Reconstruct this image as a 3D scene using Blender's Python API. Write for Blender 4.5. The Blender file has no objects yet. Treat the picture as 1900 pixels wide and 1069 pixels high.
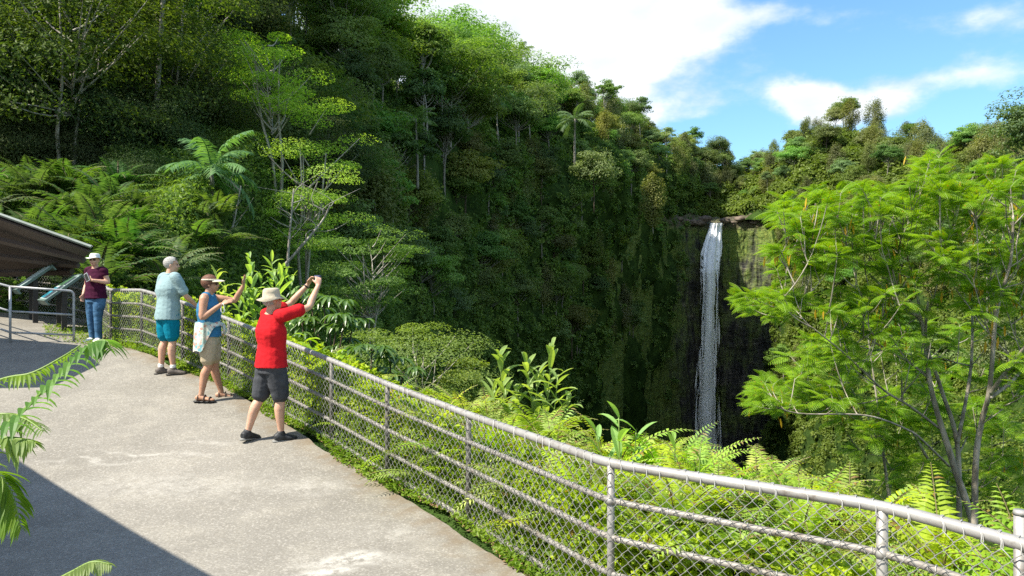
import bpy, math, random
import numpy as np
from mathutils import Vector
PI = math.pi
sc = bpy.context.scene
COL = sc.collection
def nrm(a): return a/np.maximum(np.linalg.norm(a, axis=-1, keepdims=True), 1e-9)
# ------------------------------------------------------------------ camera
CAMZ, FPX, CU, CV = 2.05, 1400.0, 950.0, 534.5
cam_d = bpy.data.cameras.new('camera'); cam = bpy.data.objects.new('camera', cam_d); COL.objects.link(cam)
cam.location = (0, 0, CAMZ); cam.rotation_euler = (PI/2, 0, 0)
cam_d.sensor_width = 36; cam_d.lens = FPX/1900*36; cam_d.clip_start = 0.05; cam_d.clip_end = 5000
sc.camera = cam
def W(u, v, d):
    return np.array([(u-CU)/FPX*d, d, CAMZ-(v-CV)/FPX*d])
# ------------------------------------------------------------------ light and exposure
SUN_EL, SUN_AZ = math.radians(52), math.radians(-116)      # azimuth from +Y towards +X
S = np.array([math.sin(SUN_AZ)*math.cos(SUN_EL), math.cos(SUN_AZ)*math.cos(SUN_EL), math.sin(SUN_EL)])
sl = bpy.data.lights.new('sun', 'SUN'); sl.energy = 4.8; sl.angle = math.radians(0.53); sl.color = (1.0, 0.93, 0.80)
so = bpy.data.objects.new('sun', sl); COL.objects.link(so)
so.rotation_euler = Vector(S).to_track_quat('Z', 'Y').to_euler()
sc.view_settings.view_transform = 'Standard'; sc.view_settings.look = 'None'
sc.view_settings.gamma = 1.0; sc.view_settings.exposure = 1.05
sc.cycles.use_denoising = False; sc.cycles.max_bounces = 6; sc.cycles.diffuse_bounces = 3; sc.cycles.glossy_bounces = 2
sc.cycles.transmission_bounces = 4; sc.cycles.transparent_max_bounces = 12
sc.cycles.caustics_reflective = False; sc.cycles.caustics_refractive = False
# ------------------------------------------------------------------ node helper
class NT:
    def __init__(s, tree): s.t = tree; tree.nodes.clear()
    def n(s, typ, ins=None, **kw):
        nd = s.t.nodes.new(typ)
        for k, v in kw.items(): setattr(nd, k, v)
        for k, v in (ins or {}).items():
            sk = nd.inputs[k]
            if isinstance(v, bpy.types.NodeSocket): s.t.links.new(v, sk)
            else: sk.default_value = v
        return nd
    def math(s, op, a, b=0.0, clamp=False):
        return s.n('ShaderNodeMath', {0: a, 1: b}, operation=op, use_clamp=clamp).outputs[0]
    def vm(s, op, a, b=(0, 0, 0)):
        nd = s.n('ShaderNodeVectorMath', {0: a, 1: b}, operation=op)
        return nd.outputs['Value'] if op in ('LENGTH', 'DOT_PRODUCT', 'DISTANCE') else nd.outputs[0]
    def mix(s, f, a, b, blend='MIX'):
        nd = s.n('ShaderNodeMix', data_type='RGBA', blend_type=blend)
        for i, v in ((0, f), (6, a), (7, b)):
            if isinstance(v, bpy.types.NodeSocket): s.t.links.new(v, nd.inputs[i])
            else: nd.inputs[i].default_value = v if i == 0 else (*v[:3], 1)
        return nd.outputs[2]
    def ramp(s, f, stops):
        nd = s.n('ShaderNodeValToRGB', {0: f}); e = nd.color_ramp.elements
        while len(e) < len(stops): e.new(0.5)
        for el, (p, c) in zip(e, stops):
            el.position = p; el.color = (*c[:3], 1) if hasattr(c, '__len__') else (c, c, c, 1)
        return nd.outputs[0]
    def noise(s, vec, scale, detail=4, rough=.55, dist=0.0):
        return s.n('ShaderNodeTexNoise', {'Vector': vec, 'Scale': scale, 'Detail': detail, 'Roughness': rough, 'Distortion': dist}).outputs[0]
    def maprange(s, v, a, b, c=0.0, d=1.0, smooth=True):
        return s.n('ShaderNodeMapRange', {0: v, 1: a, 2: b, 3: c, 4: d}, interpolation_type='SMOOTHSTEP' if smooth else 'LINEAR').outputs[0]
# ------------------------------------------------------------------ sky with clouds
world = bpy.data.worlds.new('World'); sc.world = world; world.use_nodes = True
wt = NT(world.node_tree)
sky = wt.n('ShaderNodeTexSky', sky_type='NISHITA', sun_disc=False, sun_elevation=SUN_EL, sun_rotation=SUN_AZ, altitude=200, air_density=1.3, dust_density=.7, ozone_density=2.5)
dv = wt.n('ShaderNodeTexCoord').outputs['Generated']
def DIR(u, v):
    a = np.array([(u-CU)/FPX, 1.0, (CV-v)/FPX]); return a/np.linalg.norm(a)
warp = wt.n('ShaderNodeTexNoise', {'Vector': dv, 'Scale': 5.0, 'Detail': 6, 'Roughness': .6})
wv = wt.vm('MULTIPLY', wt.vm('SUBTRACT', warp.outputs[1], (.5, .5, .5)), (.13, .13, .09))
dw = wt.vm('ADD', dv, wv)
BL = [(880, 20, 330, 150, 1.15), (1060, 70, 210, 110, 1.1), (1200, 10, 130, 60, .8), (1230, 212, 100, 26, .65), (1090, 185, 110, 45, .5), (1575, 186, 125, 40, 1.35), (1480, 205, 60, 24, .7), (1840, 115, 120, 36, .8),
      (1500, 45, 300, 22, .42), (1890, 10, 110, 36, .55), (1390, 275, 80, 26, .5), (700, -120, 500, 150, 1.1), (-200, 100, 300, 120, .9), (2300, 200, 300, 70, .9), (1280, 110, 120, 40, .3)]
dens = None
for (u, v, rx, ry, w) in BL:
    c = DIR(u, v)
    q = wt.vm('LENGTH', wt.vm('MULTIPLY', wt.vm('SUBTRACT', dw, tuple(c)), (FPX/rx, FPX/rx, FPX/ry)))
    g = wt.math('MULTIPLY', wt.math('POWER', 2.718, wt.math('MULTIPLY', wt.math('MULTIPLY', q, q), -1.0)), w*.85)
    dens = g if dens is None else wt.math('ADD', dens, g)
for (c, r, w) in [((-.2, -1, .55), .75, 1.15), ((-1, -.2, .75), .45, 1.1), ((.9, -.5, .5), .6, 1.1), ((.1, .0, 1), .45, 1.1), ((-1, -.9, .35), .4, 1.0), ((1, .3, .8), .35, .9), ((-.5, .55, .9), .35, 1.0)]:  # unseen clouds overhead and behind, added for whiter fill light
    q = wt.math('DIVIDE', wt.vm('DISTANCE', dw, tuple(nrm(np.array(c, float)))), r)
    dens = wt.math('ADD', dens, wt.math('MULTIPLY', wt.math('POWER', 2.718, wt.math('MULTIPLY', wt.math('MULTIPLY', q, q), -2.0)), w))
stretched = wt.vm('MULTIPLY', dv, (1, 1, 2.2))
n1 = wt.noise(stretched, 9.0, 8, .58); n2 = wt.noise(stretched, 2.6, 5, .5)
dens = wt.math('ADD', dens, wt.math('MULTIPLY', wt.math('SUBTRACT', n1, .5), 1.5))
dens = wt.math('ADD', dens, wt.math('MULTIPLY', wt.math('SUBTRACT', n2, .5), .35))
cov = wt.maprange(dens, .34, 1.0)
n3 = wt.noise(wt.vm('ADD', stretched, (.03, .02, .05)), 6.0, 6, .6)
shade = wt.math('ADD', wt.math('MULTIPLY', wt.maprange(dens, .3, 1.5), .55), wt.math('MULTIPLY', wt.maprange(n3, .3, .7), .55))
ccol = wt.ramp(shade, [(.15, (2.7, 3.15, 3.6)), (.55, (4.0, 4.15, 4.25)), (1.0, (3.3, 3.5, 3.7))])
skyc = wt.mix(1.0, sky.outputs[0], (.50, .69, .83), 'MULTIPLY')
bg = wt.n('ShaderNodeBackground', {'Color': wt.mix(wt.math('MULTIPLY', cov, .96), skyc, ccol), 'Strength': .14})
wt.n('ShaderNodeOutputWorld', {'Surface': bg.outputs[0]})
# ------------------------------------------------------------------ mesh helpers
def nrm(a): return a/np.maximum(np.linalg.norm(a, axis=-1, keepdims=True), 1e-9)
class Geo:
    def __init__(s): s.V = []; s.F = []; s.n = 0
    def add(s, V, F, m=0):
        V = np.asarray(V, float).reshape(-1, 3)
        if not isinstance(F, list): F = [F]
        for f in F:
            f = np.asarray(f, int)
            if f.size: s.F.append((f+s.n, m))
        s.V.append(V); s.n += len(V); return s
    def get(s):
        return np.concatenate(s.V), [f for f, m in s.F]
def mesh_of(name, V, Fm, mats, smooth=False):
    me = bpy.data.meshes.new(name)
    V = np.asarray(V, np.float32)
    me.vertices.add(len(V)); me.vertices.foreach_set('co', V.ravel())
    lv = np.concatenate([f.ravel() for f, m in Fm]).astype(np.int32)
    tot = np.concatenate([np.full(len(f), f.shape[1]) for f, m in Fm]).astype(np.int32)
    mi = np.concatenate([np.full(len(f), m) for f, m in Fm]).astype(np.int32)
    me.loops.add(len(lv)); me.loops.foreach_set('vertex_index', lv)
    me.polygons.add(len(tot))
    me.polygons.foreach_set('loop_start', np.concatenate([[0], np.cumsum(tot)[:-1]]).astype(np.int32))
    me.polygons.foreach_set('loop_total', tot)
    me.polygons.foreach_set('material_index', mi)
    me.polygons.foreach_set('use_smooth', np.full(len(tot), smooth))
    for m in mats: me.materials.append(m)
    me.update(calc_edges=True); me.validate()
    return me
def mk(name, geo, mats, parent=None, smooth=False):
    """one mesh object; geometry given in world coordinates, parent an unrotated Empty"""
    V = np.concatenate(geo.V)
    if not isinstance(mats, (list, tuple)): mats = [mats]
    off = np.zeros(3)
    if parent is not None:
        p = parent
        while p is not None: off = off+np.array(p.location); p = p.parent
    o = bpy.data.objects.new(name, mesh_of(name, V-off, geo.F, mats, smooth)); COL.objects.link(o)
    if parent is not None: o.parent = parent
    return o
def tag(o, label=None, cat=None, group=None, kind=None):
    if label: o['label'] = label
    if cat: o['category'] = cat
    if group: o['group'] = group
    if kind: o['kind'] = kind
    return o
def thing(name, label, cat, loc=(0, 0, 0), group=None):
    o = bpy.data.objects.new(name, None); COL.objects.link(o); o.location = tuple(float(x) for x in loc); o.empty_display_size = .2
    return tag(o, label, cat, group)
def dup(root, loc, rz=0.0, s=1.0, label=None, group=None):
    r = root.copy(); COL.objects.link(r); r.location = tuple(float(x) for x in loc); r.rotation_euler = (0, 0, rz)
    r.scale = (s, s, s) if not hasattr(s, '__len__') else s
    if label: r['label'] = label
    if group: r['group'] = group
    for ch in root.children:
        c = ch.copy(); COL.objects.link(c); c.parent = r
        for g in ch.children:
            d = g.copy(); COL.objects.link(d); d.parent = c
    return r
def tube(P, R, sides=6, cap=True):
    P = np.asarray(P, float); n = len(P); R = np.broadcast_to(np.asarray(R, float), (n,))
    T = nrm(np.gradient(P, axis=0)); a = np.zeros_like(P)
    ref = np.array([0, 0, 1.]) if abs(T[0][2]) < .9 else np.array([1., 0, 0])
    a[0] = nrm(np.cross(T[0], ref))
    for i in range(1, n):
        x = a[i-1]-T[i]*np.dot(a[i-1], T[i]); a[i] = nrm(x)
    b = np.cross(T, a); th = np.arange(sides)*2*PI/sides
    V = P[:, None]+R[:, None, None]*(a[:, None]*np.cos(th)[None, :, None]+b[:, None]*np.sin(th)[None, :, None])
    return V.reshape(-1, 3), ring_faces(n, sides, cap)
def ring_faces(n, sides, cap=True):
    i = np.arange(n-1)[:, None]*sides; j = np.arange(sides)[None]; k = (j+1) % sides
    Q = np.stack(np.broadcast_arrays(i+j, i+k, i+sides+k, i+sides+j), -1).reshape(-1, 4)
    F = [Q]
    if cap: F += [np.arange(sides)[::-1][None], ((n-1)*sides+np.arange(sides))[None]]
    return F
def box(c, s, rz=0.0, axes=None):
    x, y, z = np.meshgrid([-.5, .5], [-.5, .5], [-.5, .5], indexing='ij')
    V = np.stack([x, y, z], -1).reshape(-1, 3)*np.asarray(s, float)
    if axes is not None: V = V@np.asarray(axes, float)
    elif rz: V = V@np.array([[math.cos(rz), math.sin(rz), 0], [-math.sin(rz), math.cos(rz), 0], [0, 0, 1]])
    return V+np.asarray(c, float), np.array([[0, 1, 3, 2], [4, 6, 7, 5], [0, 4, 5, 1], [2, 3, 7, 6], [0, 2, 6, 4], [1, 5, 7, 3]])
def spline(P, n):
    """Catmull-Rom through control points"""
    P = np.asarray(P, float); m = len(P)
    t = np.linspace(0, m-1-1e-6, n); i = t.astype(int); f = (t-i)[:, None]
    g = lambda k: P[np.clip(k, 0, m-1)]
    p0, p1, p2, p3 = g(i-1), g(i), g(i+1), g(i+2)
    return .5*(2*p1+(p2-p0)*f+(2*p0-5*p1+4*p2-p3)*f**2+(3*p1-p0-3*p2+p3)*f**3)
def _h(i):
    x = (i[..., 0]*374761393+i[..., 1]*668265263+i[..., 2]*2147483647+1013904223) & 0xffffffff
    x = ((x ^ (x >> 13))*1274126177) & 0xffffffff
    return ((x ^ (x >> 16)) & 0xffff)/65535.0
def vnoise(p, sc_=1.0, octv=3, seed=0):
    p = np.asarray(p, float)*sc_+seed*17.31; out = 0; amp = 1; tot = 0
    for _ in range(octv):
        i = np.floor(p).astype(np.int64); f = p-i; f = f*f*(3-2*f); r = 0
        for dx in (0, 1):
            for dy in (0, 1):
                for dz in (0, 1):
                    w = (f[..., 0] if dx else 1-f[..., 0])*(f[..., 1] if dy else 1-f[..., 1])*(f[..., 2] if dz else 1-f[..., 2])
                    r = r+w*_h(i+np.array([dx, dy, dz]))
        out = out+amp*(r*2-1); tot += amp; amp *= .5; p = p*2.03+5.7
    return out/tot
def cards(C, L, wd, rng, up=.6, out=None, outw=0.0):
    """diamond leaves at centres C; L length, wd width"""
    n = len(C); N = rng.normal(size=(n, 3))*.6; N[:, 2] += up
    if out is not None: N += out*outw
    N = nrm(N); u = nrm(np.cross(N, rng.normal(size=(n, 3)))); v = np.cross(N, u)
    L = np.broadcast_to(L, (n,))[:, None]*.5; wd = np.broadcast_to(wd, (n,))[:, None]*.5
    fold = N*wd*.35
    V = np.stack([C-u*L, C-u*L*.1+v*wd+fold, C+u*L, C-u*L*.1-v*wd+fold], 1).reshape(-1, 3)
    return V, np.arange(n*4).reshape(n, 4)
# ------------------------------------------------------------------ materials
def new_mat(name):
    m = bpy.data.materials.new(name); m.use_nodes = True; return m, NT(m.node_tree)
def leaf_mat(name, dark, light, trans=.45, tcol=None, scale=.15, gloss=.012, rough=.5, brown=None, objvar=.25, gain=1.0):
    m, t = new_mat(name)
    dark, light = tuple(gain*x for x in dark), tuple(gain*x for x in light)
    g = t.n('ShaderNodeNewGeometry'); oi = t.n('ShaderNodeObjectInfo')
    nz = t.noise(g.outputs['Position'], scale, 3)
    f = t.math('ADD', t.math('MULTIPLY', g.outputs['Random Per Island'], .55), t.maprange(nz, .35, .65, 0, .45))
    c = t.mix(f, dark, light)
    if brown: c = t.mix(t.math('GREATER_THAN', t.math('FRACT', t.math('MULTIPLY', g.outputs['Random Per Island'], 37.7)), 1-brown[0]), c, brown[1])
    if objvar:
        r = oi.outputs['Random']
        c = t.n('ShaderNodeHueSaturation', {'Hue': t.math('ADD', t.math('MULTIPLY', t.math('FRACT', t.math('MULTIPLY', r, 7.3)), .05), .475), 'Saturation': t.math('ADD', .72, t.math('MULTIPLY', t.math('FRACT', t.math('MULTIPLY', r, 3.1)), .3)),
              'Value': t.math('ADD', 1-objvar, t.math('MULTIPLY', r, 2*objvar)), 'Color': c}).outputs[0]
    tc = t.mix(1.0, c, tcol or (1.5, 1.6, .55), 'MULTIPLY')
    sh = t.n('ShaderNodeMixShader', {0: trans, 1: t.n('ShaderNodeBsdfDiffuse', {'Color': c}).outputs[0], 2: t.n('ShaderNodeBsdfTranslucent', {'Color': tc}).outputs[0]})
    if gloss:
        sh = t.n('ShaderNodeMixShader', {0: gloss, 1: sh.outputs[0], 2: t.n('ShaderNodeBsdfGlossy', {'Color': (1, 1, 1, 1), 'Roughness': rough}).outputs[0]})
    t.n('ShaderNodeOutputMaterial', {'Surface': sh.outputs[0]})
    return m
def bark_mat(name, a, b, scale=3):
    m, t = new_mat(name); p = t.n('ShaderNodeNewGeometry').outputs['Position']
    nz = t.noise(t.vm('MULTIPLY', p, (1, 1, .25)), scale*4, 5)
    bs = t.n('ShaderNodeBsdfPrincipled', {'Base Color': t.mix(t.maprange(nz, .35, .65), a, b), 'Roughness': .85})
    bs.inputs['Specular IOR Level'].default_value = .2
    bmp = t.n('ShaderNodeBump', {'Height': nz, 'Strength': .4, 'Distance': .02}); t.t.links.new(bmp.outputs[0], bs.inputs['Normal'])
    t.n('ShaderNodeOutputMaterial', {'Surface': bs.outputs[0]}); return m
def plain(name, col, rough=.6, metal=0.0, spec=.4, noise=None, bump=None, var=.15, trans=0.0):
    """Principled with a little noise variation; noise = scale, bump = (scale, strength)"""
    m, t = new_mat(name); oc = t.n('ShaderNodeTexCoord').outputs['Object']
    c = col
    if noise:
        nz = t.noise(oc, noise, 5)
        c = t.mix(t.maprange(nz, .3, .7), tuple(x*(1-var) for x in col), tuple(min(1, x*(1+var)) for x in col))
    bs = t.n('ShaderNodeBsdfPrincipled', {'Roughness': rough, 'Metallic': metal})
    if isinstance(c, bpy.types.NodeSocket): t.t.links.new(c, bs.inputs['Base Color'])
    else: bs.inputs['Base Color'].default_value = (*c, 1)
    bs.inputs['Specular IOR Level'].default_value = spec
    if bump:
        b = t.n('ShaderNodeBump', {'Height': t.noise(oc, bump[0], 4), 'Strength': bump[1], 'Distance': .01}); t.t.links.new(b.outputs[0], bs.inputs['Normal'])
    t.n('ShaderNodeOutputMaterial', {'Surface': bs.outputs[0]}); return m
# ================================================================== the land
RNG = np.random.default_rng(7)
ZK = np.array([[-40, 0], [0, 0], [6.3, 0], [7.7, .11], [8.7, .27], [9.3, .36], [10.2, .53], [11.1, .66], [11.9, .85], [13.1, 1.04], [14.2, 1.10], [17, 1.2], [24, 1.5]])
def zpath(x, y):
    yy = np.linspace(-40, 24, 641); zz = np.interp(yy, ZK[:, 0], ZK[:, 1]); k = np.ones(9)/9
    zz = np.convolve(np.pad(zz, 4, mode='edge'), k, 'valid')
    return np.interp(y, yy, zz)+.08*np.clip(-np.asarray(x)-7.2, 0, 4)*np.clip((np.asarray(y)-10)/3, 0, 1)
FENCE = np.array([[2.75, -8], [2.75, 1.2], [2.50, 2.5], [2.19, 3.25], [1.87, 3.80], [.61, 4.73], [-.37, 6.50], [-1.27, 7.69], [-2.08, 8.7], [-3.1, 9.88], [-4.16, 11.1], [-5.2, 11.9], [-6.4, 13.05], [-7.4, 13.9], [-8.4, 18], [-9.5, 27], [-10.3, 42], [-10.8, 80]])
def sdist(x, y):
    """signed distance to the fence line, positive on the gorge side"""
    P = np.stack([np.asarray(x, float), np.asarray(y, float)], -1); best = np.full(P.shape[:-1], 1e9); sg = np.ones(P.shape[:-1])
    for a, b in zip(FENCE[:-1], FENCE[1:]):
        e = b-a; t = np.clip(((P-a)@e)/(e@e), 0, 1); q = P-(a+t[..., None]*e); d = np.hypot(q[..., 0], q[..., 1])
        s = np.where(e[0]*q[..., 1]-e[1]*q[..., 0] < 0, 1.0, -1.0); m = d < best-1e-9
        best = np.where(m, d, best); sg = np.where(m, s, sg)
    return best*sg
def sstep(x, a, b):
    t = np.clip((np.asarray(x)-a)/(b-a), 0, 1); return t*t*(3-2*t)
def zground(x, y):
    s = sdist(x, y); z = zpath(x, y)
    drop = np.clip(s-.15, 0, .9)*.25+np.clip(s-1.05, 0, 80)*.95
    up = np.clip(y-16.5, 0, 30)*.40*sstep(-x, 6, 9)
    return z+up*sstep(s, .6, -1.2)-drop
# --- gorge sides: ridge, rim and base curves in world space
GC = [[(-1720, -1680, 22), (-1500, -200, 22), (-1400, 470, 18)], [(-520, -700, 40), (-400, 280, 33), (-400, 468, 22)], [(60, -420, 55), (100, 260, 38), (100, 478, 23)], [(400, -40, 95), (400, 300, 47), (430, 520, 27)],  # first columns: unseen hill spur at left, raised to shade the near forest
      [(690, 150, 150), (640, 390, 76), (600, 650, 40)], [(865, 192, 185), (820, 430, 108), (740, 860, 70)], [(1000, 228, 215), (945, 430, 150), (880, 900, 115)], [(1150, 262, 275), (1085, 430, 200), (1000, 930, 165)],
      [(1275, 300, 335), (1190, 416, 268), (1110, 930, 225)], [(1335, 318, 375), (1255, 413, 300), (1195, 920, 272)], [(1385, 322, 395), (1322, 418, 308), (1322, 920, 298)], [(1405, 322, 395), (1345, 416, 307), (1345, 920, 297)],
      [(1475, 285, 312), (1425, 411, 300), (1432, 920, 287)], [(1555, 250, 292), (1475, 425, 268), (1440, 920, 240)], [(1640, 285, 270), (1560, 470, 230), (1480, 960, 190)], [(1740, 315, 245), (1650, 480, 180), (1570, 1050, 120)],
      [(1850, 310, 220), (1800, 480, 135), (1740, 1150, 60)], [(2100, 200, 170), (2100, 460, 85), (2000, 1250, 36)], [(2600, 180, 120), (2600, 460, 55), (2500, 1250, 24)]]
NC = len(GC)
RIDGE, RIM, BASE = (np.array([W(*c[k]) for c in GC]) for k in range(3))
BACK = RIDGE+np.where(np.arange(NC)[:, None] < 11, [[-70, 25, -1]], [[70, 60, 4]])
BASE2 = BASE.copy(); BASE2[:, 2] -= 25
def crv(P, a):
    i = np.clip(a.astype(int), 0, NC-2); f = (a-i)[:, None]; g = lambda k: P[np.clip(k, 0, NC-1)]
    p0, p1, p2, p3 = g(i-1), g(i), g(i+1), g(i+2)
    return .5*(2*p1+(p2-p0)*f+(2*p0-5*p1+4*p2-p3)*f**2+(3*p1-p0-3*p2+p3)*f**3)
def gorge_raw(a, t):
    """t: -1 back plateau, 0 ridge, 1 rim, 2 base, 3 below"""
    a = np.asarray(a, float); t = np.asarray(t, float)
    A, B, C, D, E = crv(BACK, a), crv(RIDGE, a), crv(RIM, a), crv(BASE, a), crv(BASE2, a); u = t[:, None]
    bw = np.clip((8.0-a)/1.5, 0, 1)*np.clip((a-1.5)/2, 0, 1)+np.clip((a-12)/1.5, 0, 1)*.6
    dm = np.linalg.norm((B+C)/2, axis=1); sgn = np.where(a < 11, 1., -1.)
    bul = (np.clip(4*u[:, 0]*(1-u[:, 0]), 0, 1)*.05*dm*bw)[:, None]*np.stack([.75*sgn, -.45+0*a, .55+0*a], -1)
    return np.where(u < 0, B+(A-B)*(-u), np.where(u < 1, B+(C-B)*u+bul, np.where(u < 2, C+(D-C)*(u-1), D+(E-D)*(u-2))))
def gorge(a, t, cliff=False):
    P = gorge_raw(a, t); d = np.linalg.norm(P[:, :2], axis=1)
    e = 1e-2; tn = gorge_raw(a+e, t)-gorge_raw(a-e, t); tt = gorge_raw(a, t+e)-gorge_raw(a, t-e)
    N = nrm(np.cross(tt, tn)); N = np.where((np.einsum('ij,ij->i', N, P-np.array([0, 0, 2.])) > 0)[:, None], -N, N)
    amp = np.clip(d*.022, .4, 6.0)*np.clip(1.15-np.abs(t-1)*.15, .3, 1)
    if cliff:
        h = vnoise(P*np.array([1, 1, .12]), .16, 4, 3)*2.0+vnoise(P*np.array([1, 1, .5]), .5, 3, 9)*.9
        h = h+np.sign(np.sin(P[:, 2]*.33+vnoise(P, .1, 2, 5)*3))*.14
        amp = h; fl = np.clip(np.abs(P[:, 0]-82)/5-.6, 0, 1); P = P.copy(); P[:, 2] += (vnoise(P*[1, 1, 0], .16, 3, 21)*2.6+np.where(vnoise(P*[1, 1, 0], .35, 2, 5) > .1, .8, 0))*fl*np.clip(1.25-t, 0, .3)/.3*np.clip((t-.88)*12, 0, 1)
    else:
        amp = amp*vnoise(P, 1/14., 3, 2)+.5*amp*vnoise(P, 1/4., 2, 4)
    fade = np.clip((t+1)*2, 0, 1)
    return P+N*(amp*fade)[:, None], N
def grid_faces(n, m):
    i = np.arange(n-1)[:, None]*m; j = np.arange(m-1)[None]
    return np.stack([i+j, i+j+1, i+m+j+1, i+m+j], -1).reshape(-1, 4)
def gorge_sheet(a0, a1, na, T, cliff=False):
    a = np.linspace(a0, a1, na); A, TT = np.meshgrid(a, T, indexing='ij')
    P, N = gorge(A.ravel(), TT.ravel(), cliff)
    return P, grid_faces(na, len(T))
# materials of the land
def earth_mat():
    m, t = new_mat('undergrowth_soil'); p = t.n('ShaderNodeNewGeometry').outputs['Position']
    n1 = t.noise(p, .25, 6, .65); n2 = t.noise(p, 1.6, 5, .7)
    c = t.mix(t.maprange(n1, .35, .65), (.02, .04, .012), (.05, .09, .02)); c = t.mix(t.maprange(n2, .5, .72), c, (.06, .09, .02))
    b = t.n('ShaderNodeBump', {'Height': n2, 'Strength': .9, 'Distance': .6})
    t.n('ShaderNodeOutputMaterial', {'Surface': t.n('ShaderNodeBsdfDiffuse', {'Color': c, 'Normal': b.outputs[0]}).outputs[0]}); return m
def cliff_mat():
    m, t = new_mat('mossy_basalt'); p = t.n('ShaderNodeNewGeometry').outputs['Position']
    pv = t.vm('MULTIPLY', p, (1, 1, .16)); ph = t.vm('MULTIPLY', p, (.5, .5, 1.6))
    n1 = t.noise(p, .07, 5, .6); n2 = t.noise(pv, .55, 6, .7); n3 = t.noise(ph, .35, 5, .65); n4 = t.noise(p, 1.3, 4, .7)
    rock = t.mix(t.maprange(n2, .35, .7), (.02, .021, .022), (.11, .10, .088)); rock = t.mix(t.maprange(n3, .55, .75), rock, (.18, .155, .13))
    moss = t.mix(t.maprange(n4, .3, .7), (.06, .125, .022), (.21, .25, .05))
    x = t.n('ShaderNodeSeparateXYZ', {0: p}); left = t.maprange(x.outputs[0], 40, 74, .30, 0.0); high = t.maprange(x.outputs[2], -5, 22, 0, .10)
    f = t.math('ADD', t.math('ADD', t.math('MULTIPLY', n1, .8), t.math('MULTIPLY', n2, .55)), t.math('ADD', left, high))
    c = t.mix(t.maprange(f, .60, .86), rock, moss)
    c = t.mix(t.math('MULTIPLY', t.maprange(x.outputs[2], 24.5, 27.5), t.maprange(n4, .3, .6)), c, (.11, .085, .062))
    b = t.n('ShaderNodeBump', {'Height': t.math('ADD', n2, t.math('MULTIPLY', n3, .7)), 'Strength': 1.0, 'Distance': 1.4})
    bs = t.n('ShaderNodeBsdfPrincipled', {'Base Color': c, 'Roughness': .75, 'Normal': b.outputs[0]}); bs.inputs['Specular IOR Level'].default_value = .3
    t.n('ShaderNodeOutputMaterial', {'Surface': bs.outputs[0]}); return m
def path_mat():
    m, t = new_mat('worn_aggregate_concrete'); p = t.n('ShaderNodeNewGeometry').outputs['Position']
    big = t.noise(p, .45, 5, .6); mid = t.noise(p, 2.3, 5, .65); fine = t.noise(p, 55, 3, .8)
    vor = t.n('ShaderNodeTexVoronoi', {'Vector': p, 'Scale': 75.0}); vc = t.n('ShaderNodeSeparateColor', {0: vor.outputs['Color']}).outputs[0]
    c = t.mix(t.maprange(big, .3, .7), (.195, .182, .156), (.27, .254, .222))
    c = t.mix(t.maprange(mid, .42, .72, 0, .55), c, (.34, .318, .27))
    c = t.mix(t.maprange(vc, 0, 1, .35, 0), c, (.10, .088, .07)); c = t.mix(t.maprange(vc, .8, 1, 0, .4), c, (.44, .41, .36))
    c = t.mix(t.maprange(fine, .5, .8, 0, .5), c, (.15, .135, .11))
    # chalky wear patches and a pale settled crack line that cross the paving
    wn = t.n('ShaderNodeTexNoise', {'Vector': p, 'Scale': 1.7, 'Detail': 5}); pw = t.vm('ADD', p, t.vm('MULTIPLY', t.vm('SUBTRACT', wn.outputs[1], (.5, .5, .5)), (.7, .7, 0)))
    pat = None
    for (x, y, rx, ry, w) in PATCHES:
        q = t.vm('LENGTH', t.vm('MULTIPLY', t.vm('SUBTRACT', pw, (x, y, 0)), (1/rx, 1/ry, 0)))
        g = t.maprange(q, 0, 1.2, w, 0); pat = g if pat is None else t.math('MAXIMUM', pat, g)
    pat = t.math('MULTIPLY', pat, t.maprange(t.noise(p, 7, 6, .75), .36, .6))
    c = t.mix(pat, c, (.52, .50, .45))
    ed = t.n('ShaderNodeAttribute', attribute_name='edge').outputs['Fac']
    c = t.mix(t.math('MULTIPLY', t.maprange(t.math('ADD', ed, t.math('MULTIPLY', t.math('SUBTRACT', t.noise(p, 5, 5), .5), .9)), .45, .95), .8), c, (.17, .13, .085))
    b = t.n('ShaderNodeBump', {'Height': t.math('ADD', vc, fine), 'Strength': .25, 'Distance': .006})
    bs = t.n('ShaderNodeBsdfPrincipled', {'Base Color': c, 'Roughness': .9, 'Normal': b.outputs[0]}); bs.inputs['Specular IOR Level'].default_value = .2
    t.n('ShaderNodeOutputMaterial', {'Surface': bs.outputs[0]}); return m
PATCHES = []
def pp(u, v, d): P = W(u, v, d); return P[0], P[1]
for (u, v, d, rx, ry, w) in [(655, 1045, 5.62, .50, .20, .95), (600, 1066, 5.4, .28, .12, .9), (300, 842, 9.3, .9, .08, .42), (190, 858, 8.9, 1.0, .06, .35), (390, 820, 8.8, .5, .07, .3), (270, 842, 9.25, .18, .06, .7), (300, 905, 7.8, 1.3, .5, .28), (560, 905, 7.6, .5, .3, .3), (740, 985, 6.2, .5, .3, .3)]:
    # true depth from the ground plane under that pixel
    dd = np.linspace(3, 16, 4000); k = np.argmin(np.abs(CAMZ-(v-CV)/FPX*dd-zpath((u-CU)/FPX*dd, dd))); dd = dd[k]
    PATCHES.append(((u-CU)/FPX*dd, dd, rx, ry, w))
M_EARTH, M_CLIFF, M_PATH = earth_mat(), cliff_mat(), path_mat()
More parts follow.
